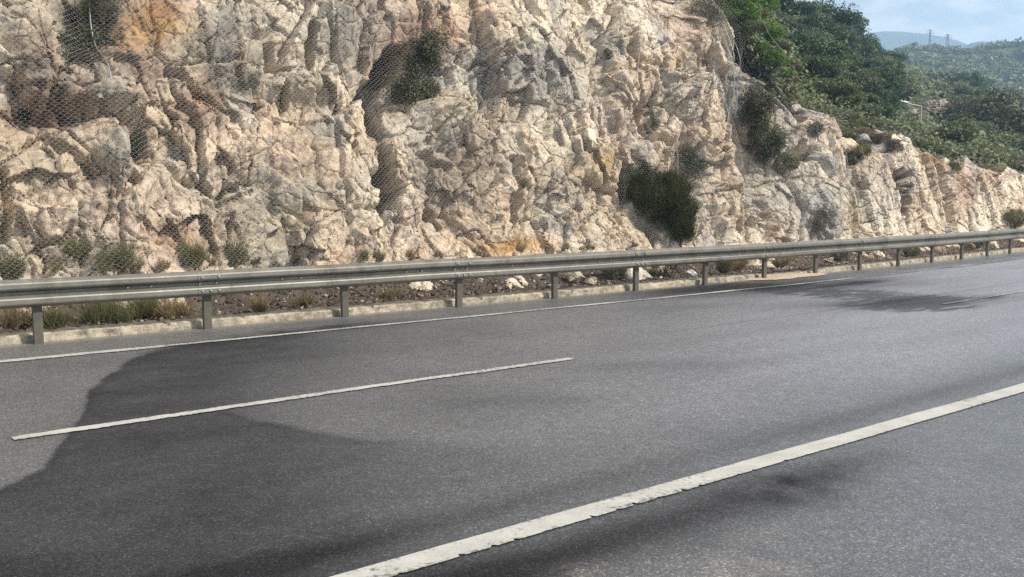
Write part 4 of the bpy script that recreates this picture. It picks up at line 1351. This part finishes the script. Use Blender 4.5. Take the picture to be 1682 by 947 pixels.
def rim_r(x):
    """distance at which the hill starts: a little behind the cliff rim"""
    xs = np.array([1100, 1190, 1265, 1312, 1378, 1462, 1524, 1600, 1682, 1850, 2000], float)
    rs = []
    for X_ in xs:
        y_ = np.interp(X_, [p[0] for p in SIL], [p[1] for p in SIL])
        s_, h_ = hit_plane(X_, y_)
        p = sd(np.array([s_]), CD + LEAN * h_)[0]
        rs.append(np.hypot(p[0], p[1]) + 3.5)
    return np.interp(x, xs, rs)


def hill_a(x, t):
    """x: column, t: 0 at the rim .. 1 at the crest .. 1.6 behind it"""
    r0, r1 = rim_r(x), np.interp(x, AXS, AR)
    tt = np.clip(t, 0, 1)
    y = np.interp(x, AX, A0) + 6 + (np.interp(x, AXS, A1) - np.interp(x, AX, A0) - 6) * tt ** 0.85
    r = r0 + (r1 - r0) * t ** 1.5
    az = azim(x)
    z = CAMZ + r * elev(x, y)
    z = np.where(t > 1, CAMZ + r1 * elev(x, np.interp(x, AXS, A1)) - (r - r1) * 0.35, z)
    z = z - 7.5 * np.exp(-((r - 84) / 15) ** 2) * np.exp(-((x - 1515) / 48) ** 2)
    bumpz = (0.012 * r * fbm(x / 60.0, t * 6, 801, 4)) * sstep(0.05, 0.3, t) * sstep(1.05, 0.9, t)
    return np.stack([r * np.sin(az), r * np.cos(az), z + bumpz], -1)


def terrain_mat():
    m, nt, b = mat_new('hill_scrub')
    v = coords(nt)
    n1 = tex_noise(nt, v, 0.12, 9, 0.7, 0.5); n2 = tex_noise(nt, v, 0.9, 8, 0.75)
    c = mix(nt, ramp(nt, n2, [(0.35, 0.0), (0.65, 1.0)]), (0.028, 0.040, 0.018), (0.085, 0.095, 0.045))
    c = mix(nt, ramp(nt, n1, [(0.56, 0.0), (0.62, 1.0)]), c, mix(nt, ramp(nt, n2, [(0.35, 0.0), (0.65, 1.0)]), (0.17, 0.14, 0.10), (0.36, 0.33, 0.28)))
    nt.links.new(c, b.inputs['Base Color']); b.inputs['Roughness'].default_value = 1.0
    b.inputs['Specular IOR Level'].default_value = 0.1
    bump(nt, b, n2, 1.0, 0.6)
    return m


M_HILL = terrain_mat()
xx, tt = np.meshgrid(np.linspace(900, 2000, 260), np.concatenate([np.linspace(0, 1.05, 110), np.linspace(1.08, 1.6, 14)]))
PA = hill_a(xx, tt)
tag(new_mesh('hillside', PA.reshape(-1, 3), grid_faces(*xx.shape), M_HILL), kind='structure')


def far_hill(name, xs, y_low, sky, r0, r1, mat, amp, seed, nx=220, nt_=60, tail=1.4):
    x, t = np.meshgrid(np.linspace(xs[0], xs[1], nx), np.concatenate([np.linspace(0, 1, nt_), np.linspace(1.04, tail, 10)]))
    y1 = np.interp(x, [p[0] for p in sky], [p[1] for p in sky])
    tc = np.clip(t, 0, 1)
    y = y_low + (y1 - y_low) * tc ** 0.9
    r = r0 + (r1 - r0) * t
    az = azim(x)
    z = CAMZ + np.where(t > 1, r1 * elev(x, y1) - (r - r1) * 0.3, r * elev(x, y))
    z = z + amp * fbm(x / 50.0 + seed, t * 7, seed, 5) * sstep(0, 0.15, tc) * sstep(1.0, 0.85, t)
    P = np.stack([r * np.sin(az), r * np.cos(az), z], -1)
    tag(new_mesh(name, P.reshape(-1, 3), grid_faces(*x.shape), mat), kind='structure')
    return P


SKY_B = [(1100, 120), (1400, 104), (1430, 100), (1470, 84), (1500, 79), (1540, 80), (1575, 80), (1600, 79), (1630, 74), (1660, 72), (1700, 71), (1850, 66), (2000, 70)]
PB = far_hill('far_hill', (1150, 2000), 240, SKY_B, 230, 430, M_HILL, 5.0, 820)
M_MTN = mat_simple('mountain_scrub', (0.05, 0.06, 0.04), 0.3, 0.01, 1.0, 0, 0)
SKY_C = [(1150, 120), (1380, 92), (1404, 72), (1412, 60), (1430, 53), (1450, 51), (1480, 52), (1510, 55), (1545, 60), (1570, 67), (1592, 76), (1650, 100), (1700, 120)]
far_hill('mountain', (1150, 1700), 170, SKY_C, 1000, 1500, M_MTN, 6.0, 840, 200, 30)
SKY_D = [(1500, 110), (1575, 78), (1592, 70), (1605, 68), (1630, 69), (1660, 73), (1720, 78), (1900, 74), (2000, 90)]
far_hill('distant_ridge', (1500, 2000), 170, SKY_D, 800, 1100, M_MTN, 3.0, 860, 200, 30)

# tree crowns: uneven clumps of leaf-sized faces
def crown_data(seed, n_leaf, leaf, clumps, flat=0.8):
    rng = np.random.default_rng(seed)
    q = rng.normal(size=(clumps, 3)); q[:, 2] = np.abs(q[:, 2]) * 0.9 - 0.25
    q /= np.linalg.norm(q, axis=1)[:, None]
    q *= (0.45 + 0.5 * rng.random(clumps))[:, None]
    ctr = q * np.array([0.5, 0.5, 0.42 * flat]) + np.array([0, 0, 0.48])
    cr = 0.10 + 0.13 * rng.random(clumps)
    ci = rng.integers(0, clumps, n_leaf)
    v = rng.normal(size=(n_leaf, 3)); v[:, 2] += 0.25; v /= np.linalg.norm(v, axis=1)[:, None]
    P = ctr[ci] + v * (cr[ci] * (0.55 + 0.5 * rng.random(n_leaf)))[:, None]
    tone = np.clip(0.65 * rng.random(clumps)[ci] + 0.35 * rng.random(n_leaf), 0, 1)
    return leaf_quads(P, leaf, rng, v, tone, 0.7)


def trunk_data(seed):
    rng = np.random.default_rng(seed)
    Vs, Fs, off = [], [], 0
    pts = [np.array([0, 0, -0.15]), np.array([0.02, 0.01, 0.18]), np.array([-0.01, 0.03, 0.45])]
    V, F = tube_mesh(pts, [0.045, 0.035, 0.02], 6); Vs.append(V); Fs.append(F); off += len(V)
    for _ in range(6):
        a = rng.uniform(0, 6.28); z0 = rng.uniform(0.12, 0.35)
        pts = [np.array([0, 0, z0]), np.array([0.15 * math.cos(a), 0.15 * math.sin(a), z0 + 0.12]), np.array([0.34 * math.cos(a), 0.34 * math.sin(a), z0 + 0.28])]
        V, F = tube_mesh(pts, [0.022, 0.016, 0.006], 5); Vs.append(V); Fs.append(F + off); off += len(V)
    return np.concatenate(Vs), np.concatenate(Fs)


def tree_proto(name, mat, seed, n_leaf, leaf, clumps, label, group, flat=0.8):
    root = empty(name, (0, 0, -50), label, 'tree' if 'tree' in name else 'shrub', group)
    V, F, T = crown_data(seed, n_leaf, leaf, clumps, flat)
    new_mesh('crown', V, F, mat, parent=root, smooth=False, attrs={'tone': T})
    V, F = trunk_data(seed)
    new_mesh('trunk', V, F, M_BARK, parent=root)
    return root


PROTOS = {}
for key, nm, mt, lb, gp, n in (
        ('dark', 'evergreen_tree', L_DARK, 'dense dark evergreen tree in the thicket on the near hillside', 'dark evergreen trees on the near hillside', 4),
        ('olive', 'scrub_tree', L_OLIVE, 'olive green rounded scrub tree on the near hillside', 'olive green scrub trees on the near hillside', 4),
        ('brown', 'scrub_shrub', L_BROWN, 'brownish green low scrub shrub behind the low rock wall', 'brownish shrubs behind the low rock wall', 3),
        ('bright', 'leafy_tree', L_BRIGHT, 'bright green leafy tree on top of the cliff', 'bright green trees on the cliff top', 3)):
    PROTOS[key] = [tree_proto(nm, mt, 900 + i * 7 + len(key), 8000, 0.021, 34, lb, gp) for i in range(n)]
USED = set()


def plant(key, loc, size, sx=1.0, label=None, group=None):
    i = random.randrange(len(PROTOS[key])); pr = PROTOS[key][i]
    rz = random.uniform(0, 6.28)
    sc = (size * sx, size * sx, size)
    if (key, i) in USED:
        r = copy_thing(pr, loc, rz, sc, label or 'x')
    else:
        USED.add((key, i))
        pr.location = tuple(float(v) for v in loc); pr.rotation_euler = (0, 0, rz); pr.scale = sc
        if label: pr['label'] = label
        r = pr
    if group: r['group'] = group
    elif 'group' in r: del r['group']
    return r


def hill_spot(x, y):
    """where the sight line through this pixel meets the near hill"""
    ts = np.linspace(0.01, 1.0, 160)
    P = hill_a(np.full(160, float(x)), ts)
    _, py = project(P)
    k = int(np.argmin(np.abs(py - y)))
    return P[k], float(np.linalg.norm(P[k]))


# individually described trees first: (px, py of the crown middle, size px, width factor, key, label)
for px, py, sp, sx, key, lb in (
        (1178, 12, 60, 1.4, 'bright', 'leftmost bright green tree on the cliff top above the gully'),
        (1200, 44, 46, 1.5, 'bright', 'low bright green bush hanging over the gully edge'),
        (1228, 18, 54, 1.3, 'bright', 'bright green tree at the top of the gully cable'),
        (1246, 62, 58, 1.1, 'bright', 'yellowish green tree between gully ridge and dark thicket'),
        (1262, 108, 44, 1.1, 'bright', 'lowest bright green tree right of the pale ridge'),
        (1268, 8, 60, 0.8, 'dark', 'tall dark pointed tree at the top edge where sky begins'),
        (1300, 30, 56, 1.2, 'dark', 'dark tree on the skyline right of the pointed tree'),
        (1345, 42, 64, 1.4, 'dark', 'broad dark tree forming the rounded hump of the skyline'),
        (1384, 60, 60, 1.2, 'dark', 'dark tree on the right shoulder of the skyline hump'),
        (1402, 92, 50, 1.1, 'dark', 'dark tree at the foot of the skyline hump below the blue mountain'),
        (1330, 100, 70, 1.3, 'dark', 'darkest evergreen in the middle of the thicket'),
        (1445, 155, 84, 0.9, 'dark', 'tall dark evergreen left of the street lamp'),
        (1410, 150, 60, 1.0, 'olive', 'olive tree left of the tall dark evergreen'),
        (1448, 88, 22, 1.0, 'dark', 'small dark tree standing up on the ridge below the mountain'),
        (1575, 232, 56, 1.0, 'olive', 'yellow green bush just behind the low rock wall'),
        (1640, 215, 90, 1.2, 'brown', 'wide brownish green bush at the right edge'),
        (1672, 190, 60, 1.0, 'brown', 'brownish bush top cut by the right edge of the photo')):
    P, r = hill_spot(px, py + sp * 0.35)
    if key == 'bright':
        r = min(r, 60)
    size = sp * r / FPX * 1.15
    plant(key, P - np.array([0, 0, size * 0.1]), size, sx, lb)



WHAT = {'dark': 'dark evergreen tree', 'olive': 'olive scrub tree', 'brown': 'brownish low shrub', 'bright': 'bright green bush'}
MARKS = [(1268, 8, 'the pointed skyline tree'), (1345, 42, 'the rounded skyline hump'), (1330, 100, 'the darkest evergreen'), (1445, 155, 'the tall dark evergreen'),
         (1513, 185, 'the street lamp'), (1530, 165, 'the beige outcrop'), (1328, 152, 'the grey slope boulder'), (1575, 232, 'the yellow green bush'),
         (1640, 215, 'the wide brownish bush'), (1492, 234, 'the pale rock knob'), (1372, 206, 'the pinkish rim block'), (1448, 88, 'the small ridge tree'),
         (1565, 136, 'the tiny white rock'), (1312, 188, 'the gully ridge end'), (1262, 108, 'the lowest bright tree'), (1590, 268, 'the curled rim rock'), (1246, 62, 'the yellowish green tree')]
PLANTED = []


def name_trees():
    groups = {}
    for o, key, px, py in PLANTED:
        mx, my, nm = min(MARKS, key=lambda m: math.hypot(m[0] - px, m[1] - py))
        a = math.degrees(math.atan2(my - py, px - mx)) % 360
        dr = ['right of', 'up and right of', 'above', 'up and left of', 'left of', 'down and left of', 'below', 'down and right of'][int((a + 22.5) // 45) % 8]
        groups.setdefault((key, dr, nm), []).append((math.hypot(mx - px, my - py), o))
    words = ['nearest', 'second nearest', 'third nearest', 'fourth nearest', 'fifth nearest', 'sixth nearest', 'seventh nearest', 'eighth nearest', 'ninth nearest', 'tenth nearest', 'eleventh nearest', 'twelfth nearest', 'thirteenth nearest', 'fourteenth nearest', 'fifteenth nearest', 'farthest']
    for (key, dr, nm), lst in groups.items():
        lst.sort(key=lambda e: e[0])
        for k, (_, o) in enumerate(lst):
            o['label'] = 'hillside %s, %s %s %s' % (WHAT[key], (words[min(k, 15)] + ' one') if len(lst) > 1 else 'the one', dr, nm)
            o['group'] = WHAT[key] + 's on the near hillside'


cnt = 0
tries = 0
rr = random.Random(3)
placed = []
while cnt < 250 and tries < 6000:
    tries += 1
    x_ = rr.uniform(1120, 1760); t_ = rr.uniform(0.02, 1.0) ** 1.0
    P = hill_a(np.array([x_]), np.array([t_]))[0]
    px, py = project(P)
    if py < -30: continue
    r = float(np.linalg.norm(P))
    n = float(noise(np.array([x_ / 60.0]), np.array([t_ * 5]), 880)[0])
    if x_ < 1290 and t_ < 0.5: key, spx = 'bright' if rr.random() < 0.5 else 'olive', 40
    elif t_ < 0.22: key, spx = rr.choice(['brown', 'brown', 'olive']), 28
    elif x_ > 1560: key, spx = rr.choice(['brown', 'olive', 'dark', 'olive']), 42
    elif 1290 < x_ < 1460: key, spx = rr.choice(['dark', 'dark', 'dark', 'olive']), 50
    else: key, spx = rr.choice(['dark', 'olive', 'olive', 'brown']), 30
    if t_ > 0.85: spx *= 0.75
    spx *= rr.uniform(0.75, 1.25)
    if any(abs(px - a) < 0.36 * max(spx, c) and abs(py - b) < 0.30 * max(spx, c) for a, b, c in placed): continue
    if 1468 < px < 1532 and 158 < py < 225 and r < 86: continue
    if any(abs(px - a) < 26 and -6 < py - b < 30 for a, b in ((1505, 178), (1530, 168), (1328, 152), (1543, 204), (1500, 110), (1518, 140))): continue
    if n > 0.33 and x_ > 1440: continue       # clearings with bare rock
    placed.append((px, py, spx))
    size = spx * r / FPX
    PLANTED.append((plant(key, P - np.array([0, 0, size * 0.12]), size, rr.uniform(1.0, 1.45), 'tree', 'trees'), key, px, py))
    cnt += 1

name_trees()

# ground cover between the trees
def low_cover():
    rng = np.random.default_rng(77)
    n = 60000
    x = rng.uniform(1110, 1760, n); t = rng.random(n) ** 1.1
    P = hill_a(x, t)
    r = np.linalg.norm(P, axis=1)
    P = P + rng.normal(size=P.shape) * (0.006 * r)[:, None] + np.array([0, 0, 0.12])
    V, F, T = leaf_quads(P, 0.0020 * r, rng, np.broadcast_to(np.array([0, -0.4, 0.9]), P.shape), np.clip(0.5 + 0.5 * fbm(x / 30, t * 9, 881, 3) + 0.2 * rng.normal(size=n), 0, 1), 0.7)
    tag(new_mesh('ground_cover', V, F, L_OLIVE, smooth=False, attrs={'tone': T}), 'low olive scrub covering the near hillside between the trees', 'scrub', kind='stuff')


low_cover()


def woodland():
    """the distant wooded slope, too dense to count"""
    rng = np.random.default_rng(78)
    nr, nc = PB.shape[:2]
    n = 5200
    i = (rng.random(n) * 59).astype(int); j = (rng.random(n) * (nc - 1)).astype(int)
    a = rng.random(n)[:, None]
    P = PB[i, j] * (1 - a) + PB[np.minimum(i + 1, nr - 1), np.minimum(j + 1, nc - 1)] * a
    keep = fbm(P[:, 0] / 40, P[:, 1] / 40, 890, 3) < 0.22
    P = P[keep]; n = len(P)
    m = 34
    v = rng.normal(size=(n, m, 3)); v[..., 2] = np.abs(v[..., 2]); v /= np.linalg.norm(v, axis=2)[..., None]
    s = (1.3 + 2.0 * rng.random(n))[:, None, None]
    Q = P[:, None] + v * s * np.array([1.1, 1.1, 0.8]) * (0.75 + 0.3 * rng.random((n, m, 1)))
    tone = np.clip(0.7 * rng.random(n)[:, None] + 0.3 * rng.random((n, m)), 0, 1).ravel()
    V, F, T = leaf_quads(Q.reshape(-1, 3), 0.55, rng, v.reshape(-1, 3), tone, 0.8)
    tag(new_mesh('distant_woodland', V, F, L_OLIVE, smooth=False, attrs={'tone': T}), 'distant scrub woodland covering the hazy hill behind', 'woodland', kind='stuff')


woodland()

# pale limestone outcrops on the hillside
for i, (px, py, w_, c_, lb) in enumerate((
        (1496, 190, 34, (0.40, 0.34, 0.26), 'tall pale outcrop on the hillside right of the street lamp'),
        (1530, 178, 40, (0.38, 0.32, 0.25), 'beige outcrop just right of the tall pale outcrop'),
        (1328, 152, 20, (0.42, 0.41, 0.38), 'grey boulder lying in scrub on the slope above the low wall'),
        (1543, 204, 16, (0.50, 0.51, 0.52), 'whitish rock below and right of the street lamp'),
        (1500, 110, 14, (0.40, 0.38, 0.34), 'small rock streak in a clearing high on the hillside'),
        (1518, 140, 16, (0.42, 0.40, 0.37), 'grey rock in the middle of the hillside above the lamp'),
        (1565, 136, 10, (0.55, 0.53, 0.5), 'tiny white rock on the hillside near its right shoulder'),
        (1520, 168, 12, (0.45, 0.42, 0.38), 'small rock behind the street lamp'))):
    P, r = hill_spot(px, py + 4)
    rad = 0.5 * w_ * r / FPX * 1.2
    V, F = ROCKS[i % 4]
    W = V * np.array([1.35, 1.0, 0.75]) * rad
    o = new_mesh('outcrop', W, F, M_SCREE, smooth=False, colors={'tint': np.broadcast_to(np.array(c_), W.shape)})
    toc = Vector((-P[0], -P[1], 0)).normalized()
    o.location = Vector(P) + Vector((0, 0, rad * 0.1)) + toc * rad * 0.3
    o.rotation_euler = (0, 0, rr.uniform(0, 6))
    tag(o, lb, 'rock')

# ------------------------------------------------------------------ street lamp
def build_lamp():
    Z = 84.0
    r = ray(1513, 174); top = r * (Z / r[1]) + np.array([0, 0, CAMZ])
    base, _ = hill_spot(1513, 232)
    gz = hill_a(np.array([1513.0]), np.linspace(0.05, 1, 200))
    k = int(np.argmin(np.abs(gz[:, 1] - Z)))
    zb = min(gz[k, 2], top[2] - 7.0) if gz[k, 2] > 0 else 0.0
    root = empty('street_lamp', (top[0], top[1], zb), 'slim pale street lamp with one long arm beyond the rock wall', 'street lamp')
    H = top[2] - zb
    V, F = tube_mesh([(0, 0, -0.5), (0, 0, H * 0.5), (0, 0, H)], [0.10, 0.075, 0.055], 8)
    new_mesh('pole', V, F, M_LAMP, parent=root)
    r2 = ray(1484, 167); tip = r2 * ((Z) / r2[1]) + np.array([0, 0, CAMZ]) - top
    V, F = tube_mesh([(0, 0, H), tuple(tip * 0.5 + np.array([0, 0, H - 0.05])), tuple(tip * 0.9 + np.array([0, 0, H]))], [0.05, 0.045, 0.04], 6)
    new_mesh('arm', V, F, M_LAMP, parent=root)
    L = 0.75
    V = np.array([(x, y, z) for x, y, z in ((-L / 2, -.14, 0), (L / 2, -.10, 0), (L / 2, .10, 0), (-L / 2, .14, 0), (-L / 2 + .05, -.09, .14), (L / 2 - .04, -.06, .10), (L / 2 - .04, .06, .10), (-L / 2 + .05, .09, .14))])
    F = [(0, 3, 2, 1), (4, 5, 6, 7), (0, 1, 5, 4), (1, 2, 6, 5), (2, 3, 7, 6), (3, 0, 4, 7)]
    h = new_mesh('lamp_head', V, F, M_LAMP, parent=root, smooth=False)
    h.location = Vector(tip * 0.97 + np.array([0, 0, H])); h.rotation_euler = (0, 0.22, 0)
    V2 = np.array([(-.25, -.08, -.03), (.22, -.07, -.03), (.22, .07, -.03), (-.25, .08, -.03), (-.28, -.1, -.002), (.25, -.08, -.002), (.25, .08, -.002), (-.28, .1, -.002)])
    g = new_mesh('lens', V2, F, M_GLASS, parent=h, smooth=False)


build_lamp()

# ------------------------------------------------------------------ power pylons on the far ridge
def build_pylon(px, py_top, r, label, wide):
    y_base = float(np.interp(px, [p[0] for p in SKY_B], [p[1] for p in SKY_B])) + 3
    q = ray(px, py_top); q = q * (r / math.hypot(q[0], q[1])) + np.array([0, 0, CAMZ])
    b = ray(px, y_base); b = b * (r / math.hypot(b[0], b[1])) + np.array([0, 0, CAMZ])
    H = q[2] - b[2]
    root = empty('power_pylon', (q[0], q[1], b[2]), label, 'pylon')
    Vs, Fs, off = [], [], 0

    def bar(a, c, rd=0.09):
        nonlocal off
        V, F = tube_mesh([a, c], rd, 4); Vs.append(V); Fs.append(F + off); off += len(V)
    w0, w1 = wide, wide * 0.18
    n = 5
    for k in range(n):
        a0, a1 = k / n, (k + 1) / n
        wa, wb = w0 + (w1 - w0) * a0, w0 + (w1 - w0) * a1
        ca = [(sx * wa / 2, sy * wa / 2, a0 * H) for sx, sy in ((-1, -1), (1, -1), (1, 1), (-1, 1))]
        cb = [(sx * wb / 2, sy * wb / 2, a1 * H) for sx, sy in ((-1, -1), (1, -1), (1, 1), (-1, 1))]
        for i in range(4):
            bar(ca[i], cb[i]); bar(ca[i], cb[(i + 1) % 4], 0.05)
    new_mesh('lattice_mast', np.concatenate(Vs), np.concatenate(Fs), M_PYLON, parent=root, smooth=False)
    for f_, L in ((0.80, 1.7), (0.93, 1.2)):
        Vs, Fs, off = [], [], 0
        bar((-L, 0, f_ * H), (L, 0, f_ * H), 0.08); bar((-L, 0, f_ * H), (0, 0, f_ * H + 0.6), 0.05); bar((L, 0, f_ * H), (0, 0, f_ * H + 0.6), 0.05)
        new_mesh('cross_arm', np.concatenate(Vs), np.concatenate(Fs), M_PYLON, parent=root, smooth=False)


build_pylon(1528, 48, 420, 'taller slender lattice pylon on the far ridge in front of the blue mountain', 0.9)
build_pylon(1557, 56, 425, 'shorter lattice pylon with cross arms on the far ridge, right of the taller one', 1.3)

# ------------------------------------------------------------------ haze
def build_haze():
    x0, x1, y0, y1, z0, z1 = -1950, 2150, -1950, 2150, -25, 340
    V = np.array([(x, y, z) for z in (z0, z1) for x, y in ((x0, y0), (x1, y0), (x1, y1), (x0, y1))], float)
    F = [(0, 3, 2, 1), (4, 5, 6, 7), (0, 1, 5, 4), (1, 2, 6, 5), (2, 3, 7, 6), (3, 0, 4, 7)]
    m = bpy.data.materials.new('haze_air'); m.use_nodes = True
    nt = m.node_tree; nt.nodes.clear()
    out = nt.nodes.new('ShaderNodeOutputMaterial'); vol = nt.nodes.new('ShaderNodeVolumePrincipled')
    vol.inputs['Density'].default_value = 0.00078
    vol.inputs['Color'].default_value = (0.48, 0.73, 1.0, 1)
    vol.inputs['Anisotropy'].default_value = 0.2
    nt.links.new(vol.outputs[0], out.inputs['Volume'])
    tag(new_mesh('haze', V, F, m, smooth=False), 'pale bluish air haze over the whole place', 'haze', kind='stuff')


build_haze()
# unused prototypes are dropped
for key, lst in PROTOS.items():
    for i, pr in enumerate(lst):
        if (key, i) not in USED:
            for ch in list(pr.children): bpy.data.objects.remove(ch)
            bpy.data.objects.remove(pr)
